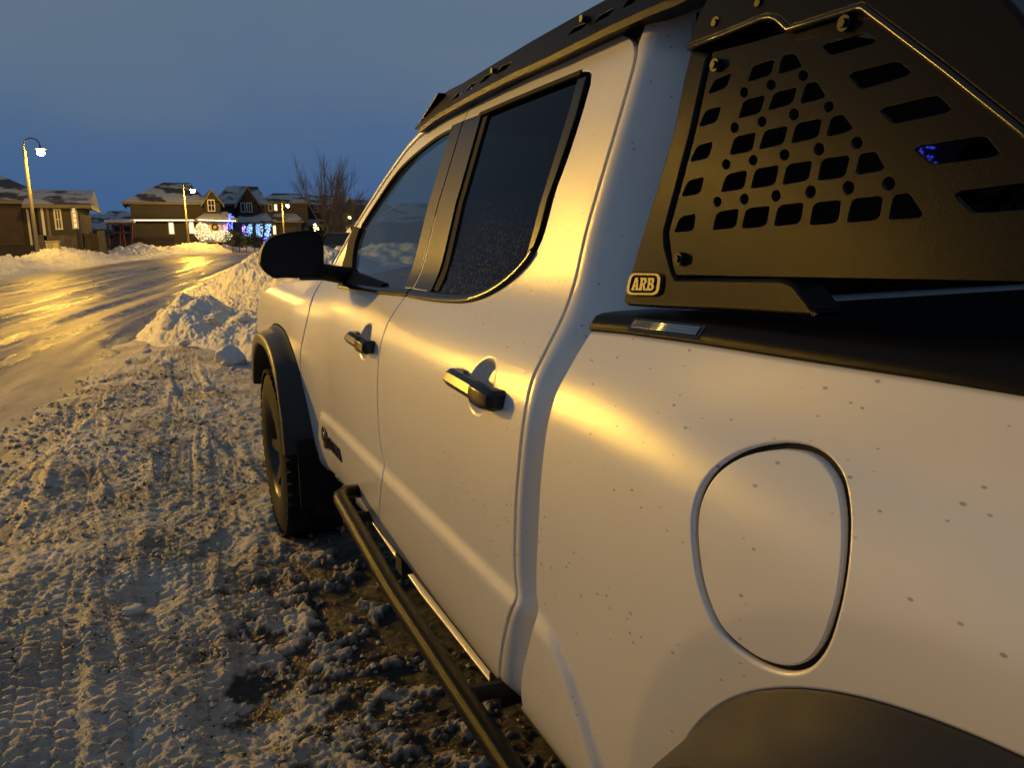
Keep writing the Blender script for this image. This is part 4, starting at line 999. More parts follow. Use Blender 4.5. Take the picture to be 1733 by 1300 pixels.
# perforated plate, a little behind the foot
rec = .003
holes = []
hz = [[(455, 292), (515, 266), (497, 318), (430, 343)], [(422, 405), (478, 389), (461, 445), (396, 464)], [(390, 535), (448, 518), (432, 577), (363, 592)], [(357, 663), (415, 649), (400, 708), (331, 720)], [(328, 797), (384, 783), (375, 845), (303, 851)],
      [(596, 240), (674, 216), (658, 272), (574, 299)], [(703, 204), (746, 194), (775, 244), (686, 270)],
      [(562, 368), (638, 348), (621, 411), (540, 432)], [(674, 340), (757, 318), (738, 378), (648, 404)], [(789, 308), (828, 299), (862, 355), (767, 380)],
      [(529, 502), (606, 485), (590, 551), (508, 567)], [(640, 478), (722, 461), (705, 526), (614, 547)], [(756, 452), (847, 434), (832, 502), (733, 524)], [(884, 428), (922, 419), (966, 477), (864, 500)],
      [(500, 640), (573, 624), (560, 690), (475, 703)], [(605, 620), (690, 606), (674, 676), (585, 690)], [(722, 603), (813, 589), (795, 660), (701, 675)], [(850, 583), (950, 569), (930, 648), (830, 660)], [(988, 566), (1042, 556), (1080, 620), (970, 640)],
      [(464, 778), (543, 766), (530, 833), (445, 843)], [(571, 765), (658, 756), (640, 828), (552, 837)], [(690, 754), (781, 744), (766, 818), (670, 828)], [(820, 744), (919, 734), (903, 815), (800, 824)], [(962, 730), (1070, 719), (1056, 804), (937, 814)], [(1113, 715), (1167, 709), (1222, 795), (1090, 804)],
      [(848, 165), (1003, 120), (1050, 152), (880, 200)], [(943, 270), (1125, 222), (1180, 270), (990, 326)], [(1055, 400), (1270, 348), (1330, 405), (1110, 452)], [(1180, 540), (1445, 497), (1505, 570), (1250, 602)], [(1325, 705), (1620, 668), (1690, 760), (1400, 780)]]
cv = lambda u, v: onb(*Z7(u, v), rec)
def rquad(q, k=.12):
    q = np.array([cv(*p) for p in q]); o = []
    for i in range(4):
        a, b_, c = q[i-1], q[i], q[(i+1) % 4]; o += [tuple(b_+(a-b_)*k), tuple(b_+((a-b_)+(c-b_))*k*.28), tuple(b_+(c-b_)*k)]
    return o
holes = [rquad(q) for q in hz]
for u_, v_, a, b_ in ((661, 310, 16, 19), (779, 276, 17, 19), (562, 337, 14, 19), (745, 418, 17, 21), (873, 390, 17, 21), (628, 445, 15, 18), (527, 467, 14, 19), (837, 546, 18, 22), (976, 523, 20, 22), (710, 567, 17, 20), (595, 587, 15, 18), (496, 602, 14, 18), (945, 687, 20, 24), (1093, 672, 22, 24), (806, 703, 18, 22), (679, 717, 16, 20), (563, 730, 15, 19), (464, 739, 14, 18)):
    holes.append([cv(u_+a*math.cos(t), v_+b_*math.sin(t)) for t in np.linspace(0, 2*math.pi, 11)[:-1]])
plate = [cv(*p) for p in [(446, 190), (600, 150), (740, 108), (1010, 30), (1400, 300), (1588, 455), (1960, 760), (1960, 1048), (1588, 1034), (312, 1009), (300, 975), (286, 860), (288, 842), (330, 690), (385, 480)]]
sp = panel('side_plate', plate, M['powder'], bar, holes, Sf=flat(BX+rec, BS, BZ), Snf=bn, grid=.05, depth=.004, gap=0, rnd=.0012, step=.010)
# hoop above the plate (folded sheet) and its lower lip
hoop = [onb(*Z7(*p)) for p in [(362, 172), (480, 128), (650, 60), (690, 68), (732, 106), (1000, 22), (1300, 245), (1588, 475), (2050, 860), (2300, 1080), (2420, 1080), (2150, 700), (1800, 300), (1500, -60), (1200, -330), (760, -330), (520, -160), (400, 60)]]
hp = panel('hoop', hoop, M['powder'], bar, Sf=flat(BX-.006, BS, BZ), Snf=bn, grid=.05, depth=.055, gap=0, rnd=.006, step=.012)
b = MB(); zt_ = max(p[1] for p in hoop); yt_ = np.mean([p[0] for p in hoop if p[1] > zt_-.03]); b.box((BX+BS*(zt_-BZ), yt_-.16, zt_-.07), (2*XC-BX-BS*(zt_-BZ), yt_+.12, zt_-.01)); bevel(b.build('hoop_crossbar', M['powder'], bar), .02, 3)
lipp = [onb(*Z7(*p)) for p in [(366, 176), (480, 132), (640, 66), (670, 62), (695, 72), (732, 108), (860, 68), (985, 28), (1010, 30), (1300, 250), (1588, 480), (2050, 865)]]
b = MB(); b.tube([(BX-.004+BS*(z-BZ), y, z) for y, z in lipp], .0045, 8); b.build('hoop_lip', M['satin_trim'], bar, smooth=True)
for nm, src in (('side_plate', sp), ('hoop', hp), ('foot', bar)): mirrored(src, bar, nm)
for u_, v_ in ((330, 948), (463, 238), (467, 85), (628, 12), (938, 85)):
    y, z = onb(*Z7(u_, v_)); x = BX+BS*(z-BZ)-.004; b = MB()
    b.tube([(x+.02, y, z), (x-.002, y, z)], .0095, 14); b.tube([(x-.002, y, z), (x-.006, y, z)], .0055, 6); b.build('bolt', M['bolt'], bar, angle=35)
# emblem plate with raised letters A R B, slab faced
ea, eb = np.array(onb(1066, 500)), np.array(onb(1128, 462))
lc = [onb(*p) for p in ((1062, 499), (1070, 461), (1125, 462), (1120, 500))]   # bottom-left, top-left, top-right, bottom-right
def bil(u_, v_):
    a = np.array(lc[0])*(1-u_)+np.array(lc[3])*u_; b_ = np.array(lc[1])*(1-u_)+np.array(lc[2])*u_; return a*(1-v_)+b_*v_
def rrect(m_, rad, n=5):
    o = []
    for cx_, cy_, a0_ in ((1-m_-rad, m_+rad*1.5, -90), (1-m_-rad, 1-m_-rad*1.5, 0), (m_+rad, 1-m_-rad*1.5, 90), (m_+rad, m_+rad*1.5, 180)):
        for k in range(n):
            a = math.radians(a0_+90*k/(n-1)); o.append((cx_+rad*math.cos(a), cy_+rad*1.5*math.sin(a)))
    return o
def lift(p, d): y, z = bil(*p); return (BX+BS*(z-BZ)-d, y, z)
def ringm(b, outer, inner, d0, d1):
    n = len(outer); rows = [[lift(p, d0) for p in outer], [lift(p, d1) for p in outer], [lift(p, d1) for p in inner], [lift(p, d0) for p in inner]]
    b.loft([list(r)+[r[0]] for r in rows])
b = MB(); b.add([lift(p, .0022) for p in rrect(-.03, .2)], [tuple(range(20))[::-1]]); b.build('emblem_plate', M['gap'], bar)
b = MB(); ringm(b, rrect(.02, .17), rrect(.10, .13), .001, .0055); b.build('emblem_rim', M['logo'], bar)
LET = {'A': [[(0, 0), (0, .14), (.06, .14), (.24, 1), (.62, 1), (.86, .14), (.95, .14), (.95, 0), (.52, 0), (.52, .14), (.58, .14), (.555, .26), (.36, .26), (.33, .14), (.40, .14), (.40, 0)]],
       'R': [[(0, 0), (0, .14), (.08, .14), (.08, .86), (0, .86), (0, 1), (.66, 1), (.84, .90), (.88, .72), (.80, .54), (.66, .46), (.84, .14), (.95, .14), (.95, 0), (.62, 0), (.42, .42), (.38, .42), (.38, .14), (.45, .14), (.45, 0)]],
       'B': [[(0, 0), (0, .14), (.08, .14), (.08, .86), (0, .86), (0, 1), (.64, 1), (.82, .90), (.85, .72), (.74, .54), (.88, .42), (.92, .26), (.82, .08), (.64, 0)]]}
HOL = {'A': [[(.39, .40), (.52, .40), (.46, .70)]], 'R': [[(.38, .58), (.54, .58), (.58, .70), (.54, .82), (.38, .82)]], 'B': [[(.36, .60), (.50, .60), (.54, .71), (.50, .84), (.36, .84)], [(.36, .16), (.54, .16), (.60, .29), (.54, .42), (.36, .42)]]}
for k, ch in enumerate('ARB'):
    b = MB(); T = lambda p: (.165+k*.225+p[0]*.235, .22+p[1]*.56)
    pts = [T(p) for p in LET[ch][0]]; nE = len(pts); E = [(i, (i+1) % nE) for i in range(nE)]; hs = []
    for h in HOL[ch]:
        q = [T(p) for p in h]; s0 = len(pts); pts += q; E += [(s0+i, s0+(i+1) % len(q)) for i in range(len(q))]; hs.append(np.array(q))
    r = delaunay_2d_cdt([Vector(p) for p in pts], E, [], 0, 1e-7); V2 = np.array([v[:] for v in r[0]]); F = np.array(r[2]); c = V2[F].mean(1)
    ok = inside(c, np.array(pts[:nE])); 
    for h in hs: ok &= ~inside(c, h)
    b.add([lift(p, .0055) for p in V2], [tuple(f)[::-1] for f in F[ok]])
    for a_, c_ in E: b.add([lift(pts[a_], .0055), lift(pts[c_], .0055), lift(pts[c_], .001), lift(pts[a_], .001)], [(0, 1, 2, 3)])
    b.build('emblem_letter', M['logo'], bar)

# ================================================================== street lamps
M['pole'] = mat('lamp_pole', (0.13, 0.12, 0.105), 0.6, var=0.15, vscale=3)
M['iron'] = mat('lamp_iron', (0.02, 0.02, 0.02), 0.5)
def lamp(px, py, yd, power, lab, x=None, y=None, arm=(1, 0), hgt=None):
    """bulb where the ray meets the given distance, pole behind it towards the lawn"""
    if x is None:
        q = on_y(px, py, yd); bx_, by_, bz_ = q
    else: bx_, by_, bz_ = x, y, hgt
    em = mat('sodium_bulb', (1, .8, .4), .4, emit=LAMP_COL, estr=power)
    a = np.array([arm[0], arm[1]], float); a /= np.linalg.norm(a); ro = .36
    px_, py_ = bx_-a[0]*2*ro, by_-a[1]*2*ro; g0 = float(G(px_, py_))-.05
    t = empty('street_lamp', (px_, py_, g0)); tag(t, lab, 'street lamp', 'gooseneck street lamps along the curving road')
    zt = bz_+.10
    b = MB(); b.tube([(px_, py_, g0), (px_, py_, g0+.5), (px_, py_, zt)], [.115, .10, .065], 14); b.build('pole', M['pole'], t, smooth=True)
    b = MB(); b.tube([(px_, py_, g0), (px_, py_, g0+.12)], .19, 14); b.build('base_collar', M['iron'], t)
    pth = [(px_, py_, zt-.25)] + [(px_+a[0]*(ro-ro*math.cos(s)), py_+a[1]*(ro-ro*math.cos(s)), zt+.18+ro*1.05*math.sin(s)) for s in np.linspace(0, math.pi, 16)]
    b = MB(); b.tube(pth, .030, 8); b.build('gooseneck', M['iron'], t, smooth=True)
    b = MB(); rows = []
    for i in range(19):
        s = 2*math.pi*i/18; rows.append([(bx_+r*math.cos(s), by_+r*math.sin(s), bz_+h) for r, h in ((.03, .30), (.05, .24), (.09, .20), (.17, .19), (.26, .16), (.27, .13), (.14, .15), (.0, .15))])
    b.loft(rows); b.build('lamp_shade', M['iron'], t, smooth=True)
    b = MB(); b.sphere((bx_, by_, bz_-.02), .17, 18, 12, (1, 1, .95)); b.build('bulb', em, t, smooth=True)
    return t
lamp(0, 0, 0, LAMP_KEY, 'street lamp standing across the road beside the parked truck', x=-10.4, y=18.4, hgt=5.9, arm=(1, -.15))
lamp(69, 257, 44.5, LAMP_KEY*.13, 'street lamp in front of the low bungalow beside the utility box', arm=(1, -.2))
lamp(326, 323, 69.5, LAMP_KEY*.26, 'street lamp in front of the house with white eave lights', arm=(1, -.3))
lamp(487, 348, 96, LAMP_KEY*.25, 'street lamp in front of the house with one lit upstairs window', arm=(1, -.5))
lamp(606, 357, 112, LAMP_KEY*.25, 'street lamp behind the bare tree, half hidden by the truck pillar', arm=(1, -.5))

# ================================================================== houses and yards
def siding(name, col, scale=9.0, dark=.7):
    m = mat(name, col, .75); nt = m.node_tree; N = nt.nodes.new; L = nt.links.new; b = nt.nodes['Principled BSDF']
    tc = N('ShaderNodeTexCoord'); w = N('ShaderNodeTexWave'); w.wave_type = 'BANDS'; w.bands_direction = 'Z'; w.wave_profile = 'SAW'; w.inputs['Scale'].default_value = scale*.32
    L(tc.outputs['Object'], w.inputs['Vector']); bp = N('ShaderNodeBump'); bp.inputs['Strength'].default_value = .6; bp.inputs['Distance'].default_value = .04; L(w.outputs['Fac'], bp.inputs['Height']); L(bp.outputs[0], b.inputs['Normal'])
    n = N('ShaderNodeTexNoise'); n.inputs['Scale'].default_value = 1.2; n.inputs['Detail'].default_value = 6; L(tc.outputs['Object'], n.inputs['Vector'])
    mx = N('ShaderNodeMix'); mx.data_type = 'RGBA'; L(n.outputs['Fac'], mx.inputs[0]); mx.inputs[6].default_value = (*col, 1); mx.inputs[7].default_value = (*[c*dark for c in col], 1); L(mx.outputs[2], b.inputs['Base Color'])
    return m
def roof_mat():
    m = mat('snowy_shingles', (.7, .71, .72), .8); nt = m.node_tree; N = nt.nodes.new; L = nt.links.new; b = nt.nodes['Principled BSDF']
    tc = N('ShaderNodeTexCoord'); n = N('ShaderNodeTexNoise'); n.inputs['Scale'].default_value = .42; n.inputs['Detail'].default_value = 5; n.inputs['Roughness'].default_value = .6; L(tc.outputs['Object'], n.inputs['Vector'])
    r = N('ShaderNodeMapRange'); r.inputs['From Min'].default_value = .50; r.inputs['From Max'].default_value = .56; L(n.outputs['Fac'], r.inputs[0])
    mx = N('ShaderNodeMix'); mx.data_type = 'RGBA'; L(r.outputs[0], mx.inputs[0]); mx.inputs[6].default_value = (.34, .345, .36, 1); mx.inputs[7].default_value = (.035, .033, .032, 1); L(mx.outputs[2], b.inputs['Base Color'])
    return m
M['sid_brown'] = siding('brown_siding', (.036, .031, .028)); M['sid_dark'] = siding('dark_siding', (.055, .05, .05)); M['sid_tan'] = siding('tan_siding', (.060, .053, .046)); M['sid_grey'] = siding('grey_siding', (.12, .115, .115))
M['roof'] = roof_mat(); M['fascia'] = mat('fascia', (.10, .085, .07), .6); M['trim_white'] = mat('window_trim_paint', (.55, .52, .47), .6)
M['pane'] = mat('dark_pane', (.015, .017, .02), .08); M['lit'] = mat('lit_pane', (.8, .7, .5), .4, emit=(1, .84, .55), estr=1.5); M['lit2'] = mat('dim_lit_pane', (.8, .7, .4), .4, emit=(1, .78, .38), estr=.55)
M['fence'] = mat('brown_fence', (.055, .036, .026), .8, var=.35, vscale=2); M['stone'] = mat('stone_pier', (.11, .095, .08), .9, var=.5, vscale=6); M['door'] = mat('house_door', (.45, .36, .22), .5); M['red_wood'] = mat('red_stained_wood', (.20, .06, .035), .7)
M['box'] = mat('utility_green', (.36, .34, .22), .6); M['wreath'] = mat('wreath_green', (.02, .035, .015), .9)
def bulb_mat(n, c, s): return mat(n, c, .4, emit=c, estr=s)
M['led_warm'] = bulb_mat('led_warm', (1, .86, .50), 5); M['led_white'] = bulb_mat('led_white', (.95, 1, .80), 2.6); M['led_blue'] = bulb_mat('led_blue', (.05, .09, 1), 7); M['led_violet'] = bulb_mat('led_violet', (.30, .16, 1), 6); M['led_ice'] = bulb_mat('led_ice', (.30, .55, 1), 2.2); M['led_gold'] = bulb_mat('led_gold', (1, .72, .2), 9)

class House:
    """box sections facing the street camera; all measures come from pixels at a given distance"""
    def __init__(s, y, label, cat='house'):
        s.y = y; q = on_y(300, 415, y); s.root = None; s.lab = label; s.cat = cat
    def start(s, px):
        x = on_y(px, 412, s.y)[0]; s.g = float(G(x, s.y)); s.root = empty('house', (x, s.y, s.g)); tag(s.root, s.lab, s.cat, 'houses along the street'); return s
    def P(s, px, py, y=None): return on_y(px, py, s.y if y is None else y)
    def wall(s, p0, p1, pt, depth, m, y=None, base=None):
        a = s.P(p0, pt, y); c = s.P(p1, pt, y); yy = a[1]; z0 = s.g-.3 if base is None else s.P(p0, base, y)[2]
        b = MB(); b.box((a[0], yy, z0), (c[0], yy+depth, (a[2]+c[2])/2)); return b.build('wall', m, s.root)
    def hip(s, p0, p1, pe, pr0, pr1, pr, depth, y=None, over=.45, gable=False, th=.22):
        a = s.P(p0, pe, y); c = s.P(p1, pe, y); yy = a[1]; ze = (a[2]+c[2])/2; zr_ = s.P((pr0+pr1)/2, pr, yy+depth/2)[2]
        r0 = s.P(pr0, pr, yy+depth/2)[0]; r1 = s.P(pr1, pr, yy+depth/2)[0]
        x0, x1, y0, y1, ym_ = a[0]-over, c[0]+over, yy-over, yy+depth+over, yy+depth/2
        if gable: r0, r1 = x0, x1
        v = [(x0, y0, ze), (x1, y0, ze), (x1, y1, ze), (x0, y1, ze), (r0, ym_, zr_), (r1, ym_, zr_)]
        f = [(0, 1, 5, 4), (1, 2, 5), (2, 3, 4, 5), (3, 0, 4)]
        b = MB(); b.add(v, f); n = 6; b.add([(p[0], p[1], p[2]-th*.02-.02) for p in v], [(3, 2, 1, 0)])
        r = b.build('roof', M['roof'], s.root)
        b = MB(); b.box((x0, y0-.02, ze-th), (x1, y0+.06, ze-.012)); b.box((x1-.06, y0+.06, ze-th), (x1+.02, y1, ze-.012)); b.box((x0-.02, y0+.06, ze-th), (x0+.06, y1, ze-.012)); b.build('fascia', M['fascia'], r)
        return r
    def front_gable(s, p0, p1, pe, ppk, depth, m, y=None, over=.35):   # gable end facing the camera
        a = s.P(p0, pe, y); c = s.P(p1, pe, y); yy = a[1]; ze = (a[2]+c[2])/2; xm = (a[0]+c[0])/2; zp = s.P((p0+p1)/2, ppk, y)[2]
        b = MB(); b.add([(a[0], yy, ze), (c[0], yy, ze), (xm, yy, zp-.1), (a[0], yy+depth, ze), (c[0], yy+depth, ze), (xm, yy+depth, zp-.1)], [(0, 1, 2), (0, 2, 5, 3), (1, 4, 5, 2)]); b.build('gable_wall', m, s.root)
        k = (zp-ze)/(xm-a[0]); x0, x1 = a[0]-over, c[0]+over; z0 = ze-k*over
        b = MB(); t = .16
        for q0, q1 in (((x0, z0), (xm, zp)), ((xm, zp), (x1, z0))):
            b.prism([(q0[0], yy-over, q0[1]), (q1[0], yy-over, q1[1]), (q1[0], yy+depth, q1[1]), (q0[0], yy+depth, q0[1])], (0, 0, t))
        r = b.build('roof', M['roof'], s.root)
        b = MB()
        for q0, q1 in (((x0, z0), (xm, zp)), ((xm, zp), (x1, z0))):
            b.prism([(q0[0], yy-over-.04, q0[1]-.10), (q1[0], yy-over-.04, q1[1]-.10), (q1[0], yy-over-.04, q1[1]+t*.8), (q0[0], yy-over-.04, q0[1]+t*.8)], (0, .035, 0))
        b.build('barge_board', M['fascia'], r)
    def window(s, p0, p1, pt, pb, pane, y=None, bars=(1, 1), frame=None):
        yy = (s.y if y is None else y); a = s.P(p0, pt, yy); c = s.P(p1, pb, yy); x0, x1, z1, z0 = a[0], c[0], a[2], c[2]; w = .09
        b = MB(); yf = yy-.07
        b.box((x0-w, yf, z0-w), (x1+w, yy-.003, z0)); b.box((x0-w, yf, z1), (x1+w, yy-.003, z1+w)); b.box((x0-w, yf, z0), (x0, yy-.003, z1)); b.box((x1, yf, z0), (x1+w, yy-.003, z1))
        for i in range(1, bars[0]+1):
            xx = x0+(x1-x0)*i/(bars[0]+1); b.box((xx-.03, yf+.01, z0), (xx+.03, yy-.006, z1))
        for i in range(1, bars[1]+1):
            zz = z0+(z1-z0)*i/(bars[1]+1); b.box((x0, yf+.015, zz-.025), (x1, yy-.008, zz+.025))
        o = b.build('window', M['trim_white'] if frame is None else frame, s.root)
        b = MB(); b.add([(x0, yy-.02, z0), (x1, yy-.02, z0), (x1, yy-.02, z1), (x0, yy-.02, z1)], [(0, 1, 2, 3)]); b.build('pane', pane, o)
    def boxpart(s, name, p0, p1, pt, pb, y0, y1, m, z0=None):
        a = s.P(p0, pt, y0); c = s.P(p1, pb, y0); b = MB(); b.box((a[0], y0, (s.g-.3) if z0 is None and pb is None else c[2]), (c[0], y1, a[2])); return b.build(name, m, s.root)

# bungalow behind the first lamp
h = House(54, 'low tan bungalow with snowy hip roof behind the utility box').start(60)
h.wall(-190, 62, 338, 11, M['sid_brown']); h.hip(-190, 84, 338, -90, -25, 284, 11)
h.wall(62, 133, 346, 9, M['sid_tan'], y=52.2); h.hip(56, 138, 346, 70, 127, 321, 8, y=52.2, over=.5, gable=True)
h.boxpart('garage_door', -30, 44, 352, 415, 53.9, 53.98, M['fence']); h.boxpart('trim_board', 46, 52, 341, 415, 53.85, 53.97, M['trim_white']); h.boxpart('trim_board', 72, 76, 348, 415, 52.1, 52.18, M['trim_white']); h.boxpart('downpipe', 81, 83, 346, 400, 52.05, 52.15, M['fascia'])
h.boxpart('stone_skirt', 62, 133, 398, 425, 52.1, 52.19, M['stone'])
h.window(122, 131, 352, 385, M['lit2'], y=52.2, bars=(0, 3)); h.window(93, 104, 356, 386, M['pane'], y=52.2)
# two houses far down a side street
h = House(92, 'distant small house with snow covered roof beyond the brown fence').start(160)
h.wall(128, 176, 388, 9, M['sid_grey']); h.hip(128, 176, 388, 138, 168, 362, 9, gable=True); h.window(140, 147, 393, 402, M['pane'], bars=(0, 0))
h = House(100, 'distant house with long snowy roof behind the play frame').start(200)
h.wall(172, 226, 380, 9, M['sid_dark']); h.hip(172, 226, 380, 182, 216, 357, 9); h.window(184, 192, 386, 396, M['pane'], bars=(0, 0))
# two-storey house with eave lights
h = House(78, 'two storey brown house with white lights along its lower eave').start(290)
h.wall(219, 346, 342, 10, M['sid_brown']); h.hip(216, 346, 342, 276, 318, 309, 10)
h.wall(346, 372, 342, 8, M['sid_brown'], y=77.4); h.front_gable(346, 372, 340, 322, 8, M['sid_brown'], y=77.4)
h.window(352, 363, 339, 356, M['pane'], y=77.4); h.window(286, 294, 377, 395, M['lit'], bars=(0, 0)); h.window(320, 328, 376, 394, M['lit'], bars=(0, 0))
h.wall(336, 385, 373, 4, M['trim_white'], y=75.8, base=410); h.boxpart('front_door', 357, 370, 378, 410, 75.7, 75.79, M['door'])
h.hip(334, 398, 371, 350, 384, 358, 5.5, y=75.4, over=.2); h.boxpart('eave_board', 217, 336, 371, 374, 77.3, 77.97, M['fascia'])
h.window(340, 349, 378, 392, M['lit'], y=75.8, bars=(1, 0)); h.boxpart('porch_column', 372, 375, 373, 410, 75.2, 75.4, M['trim_white']); h.boxpart('porch_column', 393, 396, 373, 410, 75.2, 75.4, M['trim_white'])
q = on_y(363.5, 384, 75.66); b = MB(); b.tube([(q[0]+.24*math.cos(a), 75.64, q[2]+.24*math.sin(a)) for a in np.linspace(0, 2*math.pi, 20)], .07, 8, False); tag(b.build('wreath', M['wreath'], None, True), 'round green wreath hung on the pale front door', 'wreath')
# gabled house with blue lights
h = House(93, 'two storey gabled house with blue lit porch columns').start(420)
h.wall(372, 446, 345, 11, M['sid_dark']); h.hip(372, 446, 345, 384, 436, 315, 11)
h.wall(403, 436, 346, 6, M['sid_brown'], y=91.5); h.front_gable(403, 436, 343, 317, 6, M['sid_brown'], y=91.5)
h.window(408, 414, 344, 358, M['pane'], y=91.5, bars=(0, 0)); h.window(418, 426, 344, 358, M['pane'], y=91.5, bars=(1, 0))
h.hip(398, 461, 376, 410, 452, 361, 5, y=89.5, over=.2); h.wall(398, 460, 378, 3, M['sid_grey'], y=91.2, base=412)
for pc_ in (413, 423, 439, 453): h.boxpart('porch_column', pc_-3, pc_+3, 378, 408, 89.6, 89.9, M['trim_white'])
# further houses
h = House(110, 'plain two storey house with one lit upstairs window').start(485)
h.wall(440, 520, 342, 11, M['sid_dark']); h.hip(440, 520, 342, 462, 506, 327, 11); h.window(464, 469, 346, 356, M['lit'], bars=(0, 0)); h.window(455, 460, 346, 356, M['pane'], bars=(0, 0))
h.hip(456, 512, 374, 466, 500, 361, 6, y=107, over=.2); h.wall(458, 510, 376, 5, M['sid_brown'], y=107.4); h.boxpart('garage_door', 474, 503, 384, 410, 107.3, 107.38, M['sid_tan']); h.window(462, 467, 382, 396, M['lit'], y=107.4, bars=(0, 0))
h = House(118, 'brown two storey house standing behind the bare tree').start(545)
h.wall(506, 584, 346, 11, M['sid_brown']); h.hip(506, 584, 346, 522, 570, 330, 11); h.window(530, 538, 346, 358, M['pane']); h.window(548, 556, 346, 358, M['pane']); h.hip(510, 560, 382, 520, 550, 371, 5, y=115.5, over=.2)
h = House(104, 'gabled house with a lit porch lamp beside the truck pillar').start(600)
h.wall(578, 640, 352, 10, M['sid_brown']); h.front_gable(578, 606, 352, 336, 8, M['sid_tan'], y=103.5); h.hip(570, 660, 352, 600, 640, 338, 10); h.window(586, 596, 384, 402, M['lit2'], y=103.9, bars=(1, 0))
h.boxpart('porch_lamp', 590, 594, 366, 370, 103.2, 103.45, M['led_gold'])
h = House(62, 'dark house with snowy roof seen through the cab windows').start(680)
h.wall(650, 790, 376, 12, M['sid_grey']); h.hip(650, 790, 376, 676, 764, 344, 12)
# neighbour's house right of the truck
nh = empty('house', (13.0, 9.0, 0)); tag(nh, 'tall dark house on the far side of the truck', 'house', 'houses along the street')
b = MB(); b.box((11.0, 3.5, -.3), (21, 21.5, 6.6)); b.build('wall', M['sid_dark'], nh)
b = MB(); b.add([(10.5, 3.0, 6.6), (21.5, 3.0, 6.6), (21.5, 22, 6.6), (10.5, 22, 6.6), (16, 7.5, 10.2), (16, 17.5, 10.2)], [(0, 1, 4), (1, 2, 5, 4), (2, 3, 5), (3, 0, 4, 5), (3, 2, 1, 0)]); b.build('roof', M['roof'], nh)
for yy, z0 in ((6, 3.9), (11, 3.9), (17, 3.9), (8, 1.0), (15, 1.0)):
    b = MB(); b.box((10.93, yy, z0), (10.997, yy+1.5, z0+1.4)); w = b.build('window', M['trim_white'], nh); b = MB(); b.box((10.92, yy+.08, z0+.08), (10.928, yy+1.42, z0+1.32)); b.build('pane', M['pane'], w)
nh2 = empty('house', (13.0, -12.0, 0)); tag(nh2, 'wide dark house beyond the truck bed', 'house', 'houses along the street')
b = MB(); b.box((11.5, -18, -.3), (22, -1.5, 6.4)); b.build('wall', M['sid_brown'], nh2)
b = MB(); b.add([(11, -18.5, 6.4), (22.5, -18.5, 6.4), (22.5, -1, 6.4), (11, -1, 6.4), (16.5, -14, 10), (16.5, -5.5, 10)], [(0, 1, 4), (1, 2, 5, 4), (2, 3, 5), (3, 0, 4, 5), (3, 2, 1, 0)]); b.build('roof', M['roof'], nh2)

# ---- fences, box, play frame
def fence(p0, p1, pt, y, lab, posts, n, pier=None):
    a = on_y(p0, pt, y); c = on_y(p1, pt, y); g = float(G(a[0], y)); z1 = (a[2]+c[2])/2
    t = empty('fence', (a[0], y, g)); tag(t, lab, 'fence')
    xs_ = np.linspace(a[0], c[0], n+1)
    for i in range(n):
        b = MB(); b.box((xs_[i]+.012, y, g-.1), (xs_[i+1]-.012, y+.03, z1-.04+.03*math.sin(i*2.1))); b.build('board', M['fence'], t)
    b = MB(); b.box((a[0], y+.031, z1-.35), (c[0], y+.09, z1-.23)); b.build('rail', M['fence'], t)
    for i in range(posts):
        x = a[0]+(c[0]-a[0])*i/max(1, posts-1); b = MB(); b.box((x-.07, y+.032, g-.1), (x+.07, y+.17, z1+.06)); b.build('post', M['fence'], t)
    if pier:
        q = on_y(pier, pt, y-.3); b = MB(); b.box((q[0]-.2, y-.45, g-.1), (q[0]+.2, y-.02, z1+.12)); bevel(b.build('pier', M['stone'], t), .03, 2)
fence(134, 173, 394, 52.6, 'tall brown board fence between the bungalow and its stone pier', 3, 10, 171)
fence(174, 292, 401, 68, 'long low dark fence beside the house with eave lights', 7, 36)
q = on_y(78, 421, 46.6); q2 = on_y(99, 409, 46.6); g = float(G(q[0], 46.6))
b = MB(); b.box((q[0], 46.6, g-.05), (q2[0], 47.3, q2[2])); b.box((q[0]-.03, 46.57, q2[2]), (q2[0]+.03, 47.33, q2[2]+.05)); bt_ = empty('utility_box', (q[0], 46.6, g)); tag(bt_, 'pale green utility box at the foot of a street lamp', 'utility box'); ub = b.build('cabinet', M['box'], bt_); bevel(ub, .02, 2)
xm = (q[0]+q2[0])/2; b = MB(); b.box((xm-.008, 46.585, g), (xm+.008, 46.598, q2[2]-.03)); b.build('door_seam', M['iron'], bt_)
pf = empty('play_frame', tuple(on_y(200, 412, 66))); tag(pf, 'red wooden play frame with snow on its roof', 'play frame')
for pa_, pb_ in ((182, 184), (204, 200), (206, 212), (222, 222)):
    a = on_y(pa_, 378, 66); c = on_y(pb_, 414, 66); b = MB(); b.tube([a, (c[0], 66, float(G(0, 66))-.1)], .07, 8); b.build('post', M['red_wood'], pf)
a = on_y(179, 377, 66); c = on_y(226, 373, 66); b = MB(); b.box((a[0], 65.4, a[2]-.1), (c[0], 67.2, a[2])); b.build('beam', M['red_wood'], pf)
b = MB(); b.box((a[0]-.1, 65.3, a[2]+.003), (c[0]+.1, 67.3, a[2]+.22)); bevel(b.build('snow_cap', M['clean_snow'], pf), .1, 3)
a = on_y(186, 392, 66); c = on_y(222, 392, 66); b = MB(); b.box((a[0], 65.9, a[2]-.12), (c[0], 66.1, a[2])); b.build('rail', M['red_wood'], pf)

